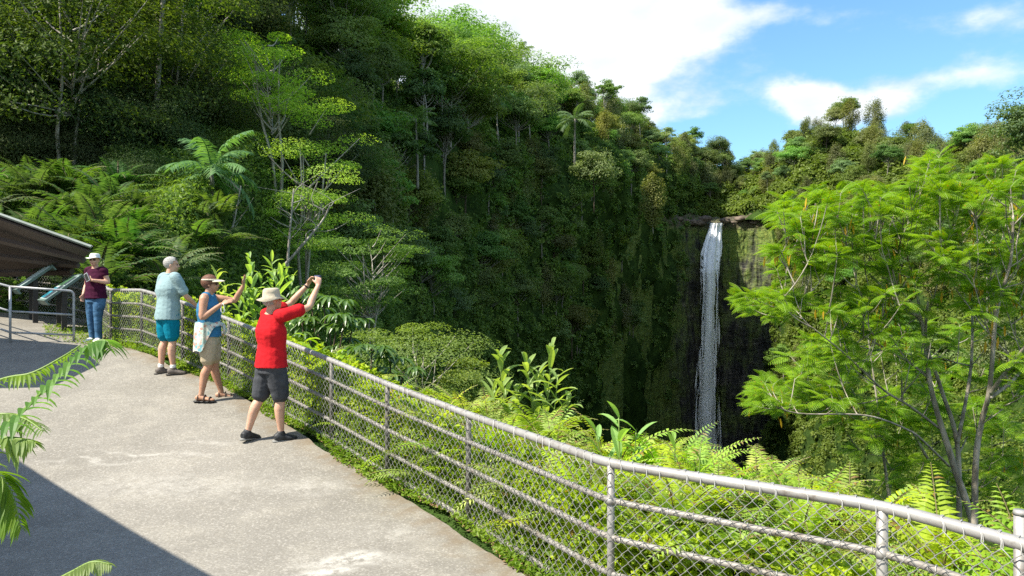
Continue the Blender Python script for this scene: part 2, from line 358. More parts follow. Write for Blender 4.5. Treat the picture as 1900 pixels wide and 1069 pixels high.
# sheets
xs = np.concatenate([np.linspace(-60, -16, 23), np.linspace(-15.6, 8, 160), np.linspace(9, 60, 30)]); ys = np.concatenate([np.linspace(-40, -3, 20), np.linspace(-2.8, 26, 190), np.linspace(26.5, 34, 12)])
X, Y = np.meshgrid(xs, ys, indexing='ij'); Z = zground(X, Y)-.03+.05*vnoise(np.stack([X, Y, X*0], -1), 1.2, 3)*np.clip(sdist(X, Y)+.2, 0, 1)
g = Geo(); g.add(np.stack([X, Y, Z-.02], -1), grid_faces(len(xs), len(ys)))
tag(mk('ground', g, M_EARTH, smooth=True), 'dark soil bank falling from the path edge into the gorge', 'ground', kind='structure')
# path: inside the fence
arc = spline(FENCE, 240); keep = [0]
nx = nrm(np.gradient(arc, axis=0)); left_n = np.stack([-nx[:, 1], nx[:, 0]], -1)
offs = np.concatenate([np.array([.16, .22, .30, .40, .55, .75, 1, 1.3, 1.7]), np.linspace(2.2, 14, 26)])
LW = np.array([[-40, -40]])
xs = np.linspace(-16, 3, 191); ys = np.linspace(-9, 17.3, 264); X, Y = np.meshgrid(xs, ys, indexing='ij'); sd = sdist(X, Y)
wob = .07*vnoise(np.stack([X, Y, X*0], -1), 1.5, 3, 8)
V = np.stack([X, Y, zpath(X, Y)+.004], -1).reshape(-1, 3); Fq = grid_faces(len(xs), len(ys)); ok = (sd+wob < -.14).ravel()
Fq = Fq[ok[Fq].all(1)]; used = np.unique(Fq); rm = np.full(len(V), -1); rm[used] = np.arange(len(used))
# pull border vertices onto a smooth edge
cnt = np.bincount(Fq.ravel(), minlength=len(V)); F0 = (sd+wob); gx, gy = np.gradient(F0, xs, ys)
bd = (cnt > 0) & (cnt < 4) & (F0.ravel() > -.45); gg = np.stack([gx.ravel(), gy.ravel()], -1); gg = gg/np.maximum((gg**2).sum(1, keepdims=True), .3)
V[bd, :2] += (gg*(-.14-F0.ravel())[:, None])[bd]; V[:, 2] = zpath(V[:, 0], V[:, 1])+.004
g = Geo(); g.add(V[used], rm[Fq]); path = tag(mk('path', g, M_PATH, smooth=True), 'pale worn concrete lookout path', 'path', kind='structure')
at = path.data.attributes.new('edge', 'FLOAT', 'POINT'); at.data.foreach_set('value', np.clip(1+sd.ravel()[used]*1.1, 0, 1).astype(np.float32))
# hillsides and cliff
T = np.concatenate([np.linspace(-1, 0, 5)[:-1], np.linspace(0, 1, 34)[:-1], np.linspace(1, 2, 34), [3]])
g = Geo(); g.add(*gorge_sheet(0, 9.0, 190, T)); tag(mk('hillside', g, M_EARTH, smooth=True), 'steep shaded forested hillside left of the waterfall', 'hillside', kind='structure')
g = Geo(); g.add(*gorge_sheet(12.2, NC-1, 120, T)); tag(mk('hillside', g, M_EARTH, smooth=True), 'sunny forested hillside right of the waterfall', 'hillside', kind='structure')
T2 = np.concatenate([np.linspace(-1, 0, 4)[:-1], np.linspace(0, 1, 20)])
g = Geo(); g.add(*gorge_sheet(9.0, 12.2, 60, T2)); tag(mk('hill', g, M_EARTH, smooth=True), 'wooded upstream valley above the lip of the falls', 'hill', kind='structure')
T3 = np.concatenate([np.linspace(.88, 1, 8)[:-1], np.linspace(1, 2, 170), [2.3]])
g = Geo(); g.add(*gorge_sheet(7.6, 12.75, 230, T3, True)); tag(mk('cliff', g, M_CLIFF, smooth=False), 'dark mossy rock cliff behind the waterfall', 'cliff', kind='structure')
# far land to the horizon and pool at the bottom of the gorge
def dark(name, c, r): return plain(name, c, r, noise=.3)
g = Geo(); th = np.linspace(0, 2*PI, 48, endpoint=False)
pc = W(1322, 1010, 270); rr = 20*(1+.15*np.sin(th*3)); g.add(np.stack([pc[0]+rr*np.cos(th), pc[1]+rr*np.sin(th), np.full(48, -86.)], -1), np.arange(48)[None])
tag(mk('pool', g, plain('plunge_pool_water', (.02, .035, .035), .08)), 'dark plunge pool at the foot of the falls', 'pool', kind='structure')
x = np.linspace(-1500, 1500, 40); X, Y = np.meshgrid(x, x+600, indexing='ij'); Z = np.full(X.shape, -92.)
g = Geo(); g.add(np.stack([X, Y, Z], -1), grid_faces(40, 40)); tag(mk('terrain', g, M_EARTH), 'low ground under the gorge reaching the horizon', 'terrain', kind='structure')
# waterfall: several thin sheets of falling water one behind another
def water_mat():
    m, t = new_mat('falling_water'); p = t.n('ShaderNodeNewGeometry').outputs['Position']; at = t.n('ShaderNodeAttribute', attribute_name='across').outputs['Fac']
    n1 = t.noise(t.vm('MULTIPLY', p, (1, 1, .05)), 1.0, 3, .5); n2 = t.noise(t.vm('MULTIPLY', p, (1, 1, .12)), .7, 3, .5)
    z = t.n('ShaderNodeSeparateXYZ', {0: p}).outputs[2]
    a = t.math('MULTIPLY', t.maprange(at, 0, .75, 1, 0), 1.5); a = t.math('ADD', a, t.math('MULTIPLY', t.math('SUBTRACT', n1, .5), 2.6)); a = t.math('ADD', a, t.math('MULTIPLY', t.math('SUBTRACT', n2, .5), 1.2))
    a = t.math('ADD', a, t.maprange(z, 5, 26, -.12, .9)); a = t.maprange(a, -.12, .30, 0, 1)
    d = t.n('ShaderNodeMixShader', {0: .12, 1: t.n('ShaderNodeBsdfDiffuse', {'Color': (.95, .96, .97, 1)}).outputs[0], 2: t.n('ShaderNodeBsdfTranslucent', {'Color': (.86, .9, .93, 1)}).outputs[0]})
    t.n('ShaderNodeOutputMaterial', {'Surface': t.n('ShaderNodeMixShader', {0: a, 1: t.n('ShaderNodeBsdfTransparent').outputs[0], 2: d.outputs[0]}).outputs[0]}); return m
M_WATER = water_mat()
KW = [(412, 1330, 12), (421, 1328, 12), (440, 1325, 15), (470, 1320, 19), (500, 1318, 18), (530, 1318, 17), (600, 1316, 18), (700, 1314, 22), (800, 1313, 27), (860, 1312, 36), (940, 1312, 42)]
fall = thing('waterfall', 'tall narrow white waterfall dropping down the dark cliff', 'waterfall', W(1312, 940, 292))
KW = np.array(KW, float)
for k in range(3):
    vv = np.linspace(414, 940, 160); cu = np.interp(vv, KW[:, 0], KW[:, 1]); hw = np.interp(vv, KW[:, 0], KW[:, 2])*(1-.12*k)
    s = np.linspace(-1, 1, 15); U = cu[:, None]+hw[:, None]*s[None]; D = (303.5-np.clip(vv-425, 0, 80)*.11-k*1.1)[:, None]-(1-s[None]**2)*1.2+.5*np.sin(s*9+k)[None]
    Pw = np.stack([(U-CU)/FPX*D, D, CAMZ-(vv[:, None]-CV)/FPX*D], -1)
    Pw = Pw+np.stack([vnoise(Pw*[1, 1, .15], .35, 2, k)*.5, vnoise(Pw*[1, 1, .2], .5, 2, 4+k)*.8, np.zeros(U.shape)], -1)
    g = Geo(); g.add(Pw, grid_faces(160, 15)); o = mk('water_sheet', g, M_WATER, fall, smooth=True)
    at = o.data.attributes.new('across', 'FLOAT', 'POINT'); at.data.foreach_set('value', np.abs(np.broadcast_to(s, U.shape)).ravel().astype(np.float32))

# boulders on the lip of the falls
M_ROCK = plain('brown_lip_rock', (.12, .092, .07), .85, noise=.8, bump=(1.5, .8), var=.5)
def boulder(P, r, seed):
    th = np.linspace(0, PI, 12)[1:-1]; V = np.concatenate([[[0, 0, 1]], np.stack([np.outer(np.sin(th), np.cos(np.arange(16)*PI/8)), np.outer(np.sin(th), np.sin(np.arange(16)*PI/8)), np.outer(np.cos(th), np.ones(16))], -1).reshape(-1, 3), [[0, 0, -1]]])
    i = np.arange(16); F = [ring_faces(10, 16, False)[0]+1, np.stack([0*i, 1+i, 1+(i+1) % 16], -1), np.stack([0*i+161, 145+(i+1) % 16, 145+i], -1)]
    V = V*(1+.45*vnoise(V, 1.1, 3, seed))[:, None]*np.array([r*1.4, r*1.1, r*.75]); g = Geo(); g.add(V+P, F); return g
rb = np.random.default_rng(4); BW = {0: 'brown boulder on the cliff lip left of the top of the waterfall', 1: 'brown boulder on the cliff lip right of the top of the waterfall'}
for k, u in enumerate((1243, 1258, 1272, 1284, 1297, 1309, 1346, 1358, 1372, 1385, 1400, 1413)):
    d = 304+rb.random()*3; P = W(u, 412+rb.normal()*3, d); o = mk('boulder', boulder(P, 1.0+.9*rb.random(), k), M_ROCK, None, False); tag(o, BW[int(u > 1328)], 'boulder', BW[int(u > 1328)].replace('boulder', 'boulders'))
# ================================================================== trees and hillside cover
M_BARK = bark_mat('brown_bark', (.06, .045, .03), (.14, .11, .08)); M_PALE = bark_mat('pale_bark', (.22, .20, .17), (.42, .39, .34)); M_GREYB = bark_mat('grey_bark', (.12, .105, .085), (.28, .26, .22)); M_PALMT = bark_mat('palm_trunk_bark', (.16, .15, .12), (.30, .28, .24))
M_L = {'broad': leaf_mat('broadleaf_foliage', (.034, .078, .018), (.125, .19, .036), .38, gain=1.7, objvar=.42), 'near': leaf_mat('shade_toned_broadleaf_foliage', (.035, .072, .016), (.10, .145, .03), .38, gain=1.0), 'olive': leaf_mat('olive_foliage', (.07, .09, .02), (.17, .185, .055), .38, gain=1.45), 'flat': leaf_mat('umbrella_tree_foliage', (.055, .11, .016), (.15, .22, .028), .45, gain=1.6),  # near: broadleaf colour darkened to carry the shade of the left forest
       'nearflat': leaf_mat('shade_toned_umbrella_foliage', (.05, .095, .014), (.13, .18, .025), .4, gain=.95), 'tall': leaf_mat('sun_toned_umbrella_foliage', (.10, .19, .018), (.23, .33, .035), .5, gain=1.7), 'yellow': leaf_mat('yellowish_foliage', (.09, .13, .02), (.20, .235, .04), .4, gain=1.2), 'palm': leaf_mat('palm_foliage', (.04, .10, .028), (.11, .18, .05), .38, gain=1.5), 'cover': leaf_mat('hillside_cover', (.022, .055, .014), (.105, .15, .03), .38, gain=2.0, scale=.16, objvar=0),  # nearflat carries forest shade in its colour, tall carries sunlight
       'coverlit': leaf_mat('hillside_cover_sun_toned', (.05, .08, .012), (.13, .17, .03), .4, gain=1.5, scale=.09, objvar=0), 'bright': leaf_mat('bright_umbrella_foliage', (.06, .14, .012), (.16, .25, .022), .45, gain=1.4)}  # coverlit: cover leaf repeated with sunlight put into its colour
def tree_geo(rng, H, cr, ch, nclump, nleaf, ls, style='round', tr=.16, base_frac=.45, nstem=1):
    """returns trunk Geo and crown Geo around the origin"""
    tg, cg = Geo(), Geo(); cz = H-ch*.5
    # clump centres
    if style == 'flat':
        lay = rng.integers(0, 4, nclump); r = cr*np.sqrt(rng.random(nclump))*(1-.10*lay); a = rng.random(nclump)*2*PI
        C = np.stack([r*np.cos(a), r*np.sin(a), H-ch*(.1+.27*lay)-(r/cr)**2*ch*.22+rng.normal(size=nclump)*.03*H], -1); sq = np.array([1, 1, .22]); cs = cr*.24
    elif style == 'slim':
        z = rng.random(nclump)**.8; a = rng.random(nclump)*2*PI; r = cr*np.sqrt(rng.random(nclump))*np.sin(np.clip(z, .08, .97)*PI)**.6
        C = np.stack([r*np.cos(a), r*np.sin(a), H-ch*(1-z)], -1); sq = np.array([.8, .8, 1.3]); cs = cr*.30
    else:
        D = nrm(rng.normal(size=(nclump, 3))); D[:, 2] = np.abs(D[:, 2])*1.0-.35*(rng.random(nclump) < .5); rad = ((.5+.5*rng.random(nclump))*(1+.55*vnoise(D*1.3+rng.random(3)*20, 1, 2)))[:, None]
        C = D*rad*np.array([cr, cr, ch*.55]); C[:, 2] += cz-ch*.08; sq = np.array([1, 1, .36]); cs = cr*.25
    lean = rng.normal(size=2)*.03*H
    for s in range(nstem):
        a = s*2*PI/max(nstem, 1)+rng.random(); sp = (0 if nstem == 1 else .25*cr)
        top = np.array([math.cos(a)*sp+lean[0], math.sin(a)*sp+lean[1], H*.88 if style != 'flat' else H-ch*.35])
        p = spline([np.array([0, 0, -1.2]), np.array([math.cos(a)*sp*.2, math.sin(a)*sp*.2, H*.25])+np.append(rng.normal(size=2)*.015*H, 0), top*np.array([.7, .7, .62]), top], 9)
        tg.add(*tube(p, np.linspace(tr, tr*.3, 9)/nstem**.5, 6))
    for c in C[:: max(1, nclump//26)]:
        z0 = max(H*base_frac*.8, c[2]-np.hypot(c[0], c[1])*.8-.05*H); st = np.array([lean[0]*z0/H, lean[1]*z0/H, z0]); mid = (st+c)/2+np.array([0, 0, -.02*H])+rng.normal(size=3)*.03*cr
        tg.add(*tube(spline([st, mid, c], 6), np.linspace(tr*.35, tr*.10, 6), 4, False))
    k = rng.integers(nleaf//2, nleaf*3//2, nclump); idx = np.repeat(np.arange(nclump), k); n = len(idx)
    o = rng.normal(size=(n, 3)); o = o/np.maximum(1, np.linalg.norm(o, axis=1)[:, None]/1.6)
    sz = cs*(.65+.7*rng.random(nclump))[idx][:, None]
    P = C[idx]+o*sz*sq
    if style == 'flat': P[:, 2] -= (np.hypot(o[:, 0], o[:, 1])**2)*.06*cs
    V, F = cards(P, ls*(.7+.6*rng.random(n)), ls*.5*(.7+.6*rng.random(n)), rng, up=.75 if style != 'flat' else 1.4, out=nrm(.6*nrm(o)+(P-[0, 0, cz])/np.array([cr, cr, ch*.5])), outw=1.0)
    cg.add(V, F)
    return tg, cg
def palm_geo(rng, H, fl, nf=14, tr=.13, sag=1.0):
    tg, cg = Geo(), Geo(); b = rng.normal(size=2)*.04*H
    top = np.array([b[0], b[1], H]); p = spline([[0, 0, -1], [b[0]*.2, b[1]*.2, H*.4], top], 10)
    tg.add(*tube(p, np.linspace(tr*1.25, tr*.75, 10), 7)); tg.add(*tube([top, top+[0, 0, .25*fl], top+[0, 0, .5*fl]], [tr*1.0, tr*.95, tr*.3], 6))
    for i in range(nf):
        a = i*2.4+rng.random()*.5; el = math.radians(75-95*((i+.5)/nf)+rng.normal()*8)
        s = np.linspace(0, 1, 11); dr = np.array([math.cos(a), math.sin(a), 0])
        cur = el-s*1.15*sag; ds = fl/10*(.85+.3*rng.random())
        q = np.cumsum(np.stack([np.cos(cur)*ds, np.sin(cur)*ds], -1), 0)
        R = top+np.array([0, 0, .42*fl])+dr*q[:, :1]+np.array([0, 0, 1.])*q[:, 1:]
        cg.add(*tube(R, np.linspace(.012, .004, 11)*fl, 3, False))
        side = np.array([-dr[1], dr[0], 0]); Rf = spline(R, 26)[2:]
        for sg in (-1, 1):
            n = len(Rf); l = fl*.30*np.sin(np.linspace(.25, 1, n)*PI*.92)**.6*(.85+.3*rng.random(n))
            tn = nrm(np.gradient(Rf, axis=0)); tip = Rf+(side*sg*.8+tn*.55+np.array([0, 0, -.55])+rng.normal(size=(n, 3))*.08)*l[:, None]
            mid = (Rf+tip)/2+np.array([0, 0, .10])*l[:, None]; w = tn*(.022*fl)
            V = np.stack([Rf-w*.6, Rf+w*.6, mid+w, mid-w, tip], 1).reshape(-1, 3); i5 = np.arange(n)[:, None]*5
            cg.add(V, [i5+np.array([[0, 1, 2, 3]]), i5+np.array([[3, 2, 4]])])
    return tg, cg
def make_tree(name, label, cat, geos, loc, mats, group=None):
    r = thing(name, label, cat, (0, 0, 0), group); mk('trunk', geos[0], mats[0], r, True); mk('crown', geos[1], mats[1], r)
    r.location = tuple(float(x) for x in loc); return r
rng = np.random.default_rng(11)
# prototypes, unit height 10 m
PROTO = {}
def proto(kind, i):
    if (kind, i) in PROTO: return PROTO[(kind, i)]
    r = np.random.default_rng(hash((len(kind), ord(kind[0]), i)) % 9999)
    if kind == 'broad': gg = tree_geo(r, 10, 3.3+.4*i, 5.0+.6*i, 40, 165, .36, 'round', .17, .5)
    elif kind == 'near': gg = tree_geo(r, 10, 3.6+.5*i, 9.2, 64, 900, .14, 'round', .16, .25)
    elif kind == 'olive': gg = tree_geo(r, 10, 2.5, 7.5, 60, 90, .36, 'slim', .11)
    elif kind == 'flat': gg = tree_geo(r, 10, 5.2, 4.2, 70, 110, .36, 'flat', .15)
    elif kind == 'yellow': gg = tree_geo(r, 10, 3.8, 6.0, 60, 100, .42, 'round')
    elif kind == 'nearflat': gg = tree_geo(r, 10, 3.9, 6.5, 80, 190, .17, 'flat', .12, .45, 2)
    elif kind == 'nearbush': gg = tree_geo(r, 10, 5.5, 9.0, 120, 400, .20, 'round', .10, .1)
    elif kind == 'thin': gg = tree_geo(r, 10, 2.0, 3.6, 26, 90, .34, 'round', .11, .6)
    elif kind == 'bush': gg = tree_geo(r, 10, 5.0, 9.0, 60, 90, .62, 'round', .12, .1)
    elif kind == 'palm': gg = palm_geo(r, 10, 2.9, 15, .11)
    PROTO[(kind, i)] = gg; return gg
KINDS = {'broad': ('broadleaf_tree', M_GREYB, 'broad'), 'near': ('broadleaf_tree', M_BARK, 'near'), 'nearbush': ('bush', M_BARK, 'near'), 'nearflat': ('umbrella_tree', M_PALE, 'nearflat'), 'thin': ('slender_tree', M_PALE, 'broad'), 'olive': ('slender_tree', M_PALE, 'olive'), 'flat': ('umbrella_tree', M_PALE, 'flat'), 'yellow': ('flowering_tree', M_BARK, 'yellow'), 'bush': ('bush', M_BARK, 'broad'), 'palm': ('palm_tree', M_PALMT, 'palm')}
WORDS = {'broad': 'rounded dark green broadleaf tree', 'near': 'big dense dark green broadleaf tree', 'nearbush': 'dark leafy bush', 'nearflat': 'layered umbrella tree with pale stems', 'thin': 'thin tree with long bare pale trunk', 'olive': 'slender olive green tree with narrow crown', 'flat': 'flat topped umbrella tree with pale branches', 'yellow': 'rounded tree with yellowish green crown', 'bush': 'low leafy bush', 'palm': 'slim palm tree'}
CATS = {'palm': 'palm tree', 'bush': 'bush', 'nearbush': 'bush'}
FIRST = {}
def plant(kind, P, h, zone, i=None, rz=None, label=None, group=None, sxy=1.0):
    i = int(rng.integers(0, 3)) if i is None else i; nm, mb, ml = KINDS[kind]
    s = h/10.0; lab = label or WORDS[kind]+' '+zone; grp = group or (None if label else 'each '+WORDS[kind]+' '+zone)
    if (kind, i) not in FIRST:
        FIRST[(kind, i)] = r = make_tree(nm, lab, CATS.get(kind, 'tree'), proto(kind, i), P, (mb, M_L[ml])); r.scale = (s*sxy, s*sxy, s)
        r.rotation_euler = (0, 0, rng.random()*6.28 if rz is None else rz)
        if grp: r['group'] = grp
        return r
    r = dup(FIRST[(kind, i)], P, rng.random()*6.28 if rz is None else rz, (s*sxy, s*sxy, s), lab)
    if grp: r['group'] = grp
    elif 'group' in r: del r['group']
    return r
def px(P): return CU+P[:, 0]/P[:, 1]*FPX, CV-(P[:, 2]-CAMZ)/P[:, 1]*FPX
def scatter(a0, a1, t0, t1, n, rmin, rk, pick, zone, hmin, hk, clear=None, hmax=16, seed=1):
    r = np.random.default_rng(seed); a = a0+(a1-a0)*r.random(n*40); t = t0+(t1-t0)*r.random(n*40)
    P, N = gorge(a, t); u, v = px(P); acc = []
    for i in range(len(P)):
        if len(acc) >= n: break
        if not (-90 < u[i] < 1990 and -200 < v[i] < 1000) or P[i, 1] < 20: continue
        d = np.linalg.norm(P[i]); rad = rmin+rk*d
        if any(np.hypot(*(P[i, :2]-q[:2])) < rad and abs(P[i, 2]-q[2]) < rad*1.3 for q in acc): continue
        if clear and any(((u[i]-cu)/ru)**2+((v[i]-cv)/rv)**2 < 1 for cu, cv, ru, rv in clear): continue
        acc.append(P[i])
        k = pick(u[i], v[i], d, r.random()); h = min(hmax, (hmin+hk*d))*(.75+.5*r.random())
        if k == 'bush': h *= .5
        if k == 'palm': h *= 1.05
        if k in ('flat', 'thin'): h *= 1.3
        plant(k, P[i]+np.array([0, 0, -.3]), h, zone)
    return len(acc)
def pick_left(u, v, d, q):
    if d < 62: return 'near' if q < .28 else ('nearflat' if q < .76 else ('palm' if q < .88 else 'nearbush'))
    if u < 1000 and v < 330: return 'flat' if q < .36 else ('palm' if q < .52 else 'thin' if q < .68 else ('broad' if q < .85 else 'olive'))
    return 'broad' if q < .42 else ('thin' if q < .52 else 'olive' if q < .75 else ('yellow' if q < .85 else 'bush'))
def pick_right(u, v, d, q): return 'olive' if q < .45 else ('broad' if q < .7 else ('yellow' if q < .85 else 'thin' if q < .93 else 'bush'))
print('trees', scatter(.2, 3.2, 1.05, 1.55, 26, 1.8, .02, lambda *q: 'nearbush', 'under the dark near forest behind the shelter', 5.5, .02, clear=[(530, 240, 95, 120), (405, 400, 65, 110)], seed=31),
      scatter(.2, 3.4, .0, 1.72, 64, 1.8, .028, pick_left, 'in the dark near forest behind the shelter', 7.0, .08, clear=[(530, 290, 125, 230), (405, 400, 75, 120), (150, 470, 260, 40)], seed=3),
      scatter(3.2, 9.4, -.12, .10, 60, 2.0, .010, pick_left, 'along the ridge line of the left hillside', 8, .010, seed=5),
      scatter(3.2, 9.6, -.0, 1.5, 235, 1.5, .011, pick_left, 'on the shaded left gorge slope', 8.5, .014, clear=[(530, 240, 70, 110), (1320, 600, 140, 215)], seed=6),
      scatter(12.3, 16.6, -.10, .12, 36, 2.5, .010, pick_right, 'along the ridge line of the right hillside', 8.0, .010, seed=7),
      scatter(12.4, 17.0, .1, 1.7, 90, 2.4, .014, pick_right, 'on the sunny right hillside', 7.5, .012, clear=[(1320, 600, 125, 215)], seed=8),
      scatter(9.6, 12.2, -.05, .7, 26, 2.5, .012, pick_right, 'in the upstream valley above the falls', 8, .008, seed=9))
for u, v, d, h in ((40, 350, 28, 6.0), (120, 352, 28.5, 5.2), (190, 330, 30, 6.5), (255, 385, 27, 4.5), (-30, 330, 29, 7), (90, 290, 33, 6.5), (300, 330, 31, 6)):
    plant('nearbush', W(u, v, d)-[0, 0, .5], h*.62, 'under the dark near forest behind the shelter')
# leafy cover on the slopes
def cover(a0, a1, t0, t1, n, mat, name, label, lift=2.0, k=.0034, seed=2, keep=None):
    r = np.random.default_rng(seed); a = a0+(a1-a0)*r.random(n); t = t0+(t1-t0)*r.random(n); P, N = gorge(a, t); u, v = px(P); d = np.linalg.norm(P, axis=1)
    ok = (u > -60) & (u < 1960) & (v > -120) & (v < 1010) & (P[:, 1] > 15)
    if keep is not None: ok &= keep(P, a, t, r)
    P, N, d = P[ok], N[ok], d[ok]; cl = np.clip(vnoise(P, .22, 3, 6)*.5+.5, 0, 1)
    m = 45; k0 = len(P)//m; P, N, d = P[:k0], N[:k0], d[:k0]; cl = np.clip(vnoise(P, .22, 3, 6)*.5+.5, 0, 1)
    rc = (lift*.55+.0045*d)*(.45+1.2*r.random(k0)**1.5)*(.5+cl); idx = np.repeat(np.arange(k0), m); O = nrm(r.normal(size=(len(idx), 3))+N[idx]*.8+np.array([0, 0, .5])); rad = (.55+.45*r.random(len(idx)))[:, None]
    P = P[idx]+O*rad*rc[idx][:, None]*np.array([1, 1, .8])+N[idx]*.2
    L = (.06+k*d[idx])*(.6+.8*r.random(len(idx)))*(.75+.5*r.random(k0))[idx]
    g = Geo(); g.add(*cards(P, L, L*.55, r, .35, O, 1.1)); tag(mk(name, g, mat), label, 'undergrowth', kind='stuff'); return len(P)
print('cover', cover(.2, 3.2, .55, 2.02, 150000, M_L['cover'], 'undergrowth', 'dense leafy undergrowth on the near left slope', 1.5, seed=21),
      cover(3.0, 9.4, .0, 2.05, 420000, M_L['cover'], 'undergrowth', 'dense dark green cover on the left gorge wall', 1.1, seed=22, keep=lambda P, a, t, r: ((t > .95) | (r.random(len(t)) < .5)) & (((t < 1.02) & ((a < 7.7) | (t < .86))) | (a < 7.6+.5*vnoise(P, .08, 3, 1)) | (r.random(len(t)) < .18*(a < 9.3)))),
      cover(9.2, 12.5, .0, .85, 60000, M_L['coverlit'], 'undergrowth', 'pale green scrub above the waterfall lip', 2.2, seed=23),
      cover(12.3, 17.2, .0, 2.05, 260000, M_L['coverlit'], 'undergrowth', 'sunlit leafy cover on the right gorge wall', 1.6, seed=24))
# ================================================================== fence, railing, signs, shelters
def metal(name, c, rough=.45, rust=0.0):
    m, t = new_mat(name); p = t.n('ShaderNodeNewGeometry').outputs['Position']; nz = t.noise(p, 14, 5, .7); n2 = t.noise(p, 3, 4)
    cc = t.mix(t.maprange(nz, .35, .7), tuple(x*.8 for x in c), tuple(min(1, x*1.15) for x in c))
    if rust: cc = t.mix(t.maprange(t.math('ADD', nz, t.math('MULTIPLY', n2, .6)), .86-rust*.2, 1.05, 0, .8), cc, (.10, .075, .055))
    bs = t.n('ShaderNodeBsdfPrincipled', {'Base Color': cc, 'Roughness': rough, 'Metallic': .25}); t.n('ShaderNodeOutputMaterial', {'Surface': bs.outputs[0]}); return m
M_GALV = metal('galvanised_pipe', (.36, .35, .335), .5, .7); M_RAILW = metal('weathered_fence_rail', (.32, .30, .275), .6, .8); M_WIRE = metal('chain_link_wire', (.38, .375, .36), .5); M_STEEL = metal('brushed_steel_pipe', (.36, .37, .38), .4)
FH = .95
M_POSTD = metal('weathered_fence_post', (.13, .125, .115), .6, .5)
FP = np.array([[2.72, .9], [2.62, 1.9], [2.50, 2.5], [2.19, 3.25], [1.87, 3.80], [.61, 4.73], [-.37, 6.50], [-1.27, 7.69], [-2.08, 8.7], [-3.1, 9.88], [-4.16, 11.1], [-5.2, 11.9], [-6.4, 13.05], [-7.4, 13.9], [-8.5, 15.4], [-9.8, 16.5], [-11.2, 17.1], [-13, 17.2]])
FZ = zpath(FP[:, 0], FP[:, 1]); FZ[6:14] = (.007, .12, .265, .45, .636, .875, 1.06, 1.06)
seg = np.linalg.norm(np.diff(FP, axis=0), axis=1); arcL = np.concatenate([[0], np.cumsum(seg)])
def fpos(s, h):
    """point on the fence at arc length s and height h (smoothed at the posts)"""
    w = .10; x = sum(np.interp(s+k, arcL, FP[:, 0]) for k in (-w, 0, w))/3; y = sum(np.interp(s+k, arcL, FP[:, 1]) for k in (-w, 0, w))/3; z = sum(np.interp(s+k, arcL, FZ) for k in (-w, 0, w))/3
    return np.stack([x, y, z+h], -1)
fence = thing('chain_link_fence', 'long grey pipe fence with chain link mesh curving along the path edge', 'fence', [*FP[6], FZ[6]])
ss = np.concatenate([np.arange(arcL[1], arcL[-1], .12)])
for h, r, m, nm in ((FH, .030, M_GALV, 'top_rail'), (FH*.755, .019, M_RAILW, 'rail'), (FH*.51, .019, M_RAILW, 'rail'), (FH*.27, .019, M_RAILW, 'rail'), (FH*.05, .018, M_RAILW, 'rail')):
    g = Geo(); g.add(*tube(fpos(ss, h), r, 10)); mk(nm, g, m, fence, True)
for i in range(2, len(FP)-1):
    g = Geo(); p = fpos(np.array([arcL[i]]), 0)[0]; g.add(*tube([p+[0, 0, -.35], p+[0, 0, FH*.5], p+[0, 0, FH]], .024 if i != 4 else .028, 10)); g.add(*tube([p+[0, 0, FH*.755-.02], p+[0, 0, FH*.755+.02]], .034, 10)); mk('post', g, M_GALV if i < 6 else M_POSTD, fence, True)
# tall end post at the right edge
g = Geo(); p = np.array([2.36, 3.50, 0]); g.add(*tube([p+[0, 0, -.3], p+[0, 0, 1.0]], .03, 10)); g.add(*tube([p+[0, 0, 1.0], p+[0, 0, 1.02]], [.034, .03], 10)); mk('corner_post', g, M_GALV, fence, True)
# chain link: each wire zigzags along the fence, neighbours interlock
def wire_strip(s0, s1, pitch, sides, rad):
    ns = int((s1-s0)/pitch*2); nh = int(FH*.93/pitch*2); g = Geo(); hs = FH*.03+np.arange(nh+2)*pitch*.5
    for j in range(0, ns):
        sc_ = s0+j*pitch*.5
        k = np.arange(nh+2)+(j % 2); z = sc_+np.where(k % 2, pitch*.5, 0)+np.where(k % 2, .003, -.003)
        P = fpos(z, 0); P[:, 2] += hs; T = fpos(z+.05, 0)-fpos(z-.05, 0); nn = nrm(np.stack([-T[:, 1], T[:, 0], 0*z], -1)); P += nn*(.034+np.where(k % 2, .004, -.004))[:, None]
        g.add(*tube(P, rad, sides, False))
        # wrap over the top rail, seen as dark ties on the pipe
        top = fpos(np.array([z[-1], z[-1]+pitch*.3, z[-1]+pitch*.6]), FH); n1 = nn[-1]
        if j % 4 == 0 or rng.random() < .3:
            sp = FH+.031; q = np.stack([P[-1], top[0]+n1*.034+[0, 0, .0], top[1]+n1*.018+[0, 0, .030], top[1]+[0, 0, .035], top[2]-n1*.026+[0, 0, .022]]); g.add(*tube(q, rad*1.1, sides, False))
    for hh in (.755, .51, .27, .05):     # spiral ties round the lower rails
        for s in np.arange(s0, s1, .16):
            th = np.linspace(0, 2.2*PI, 10); c = fpos(s+th*.006, FH*hh); T = fpos(np.array([s+.05]), 0)[0]-fpos(np.array([s-.05]), 0)[0]; n1 = nrm(np.array([-T[1], T[0], 0])); g.add(*tube(c+.023*(n1*np.cos(th)[:, None]+np.array([0, 0, 1.])*np.sin(th)[:, None]), rad*1.3, 3, False))
    return g
mk('chain_link_mesh', wire_strip(arcL[1]+.5, arcL[8], .085, 4, .0029), M_WIRE, fence, True)
mk('chain_link_mesh', wire_strip(arcL[8], arcL[16], .085, 3, .0028), M_WIRE, fence, True)
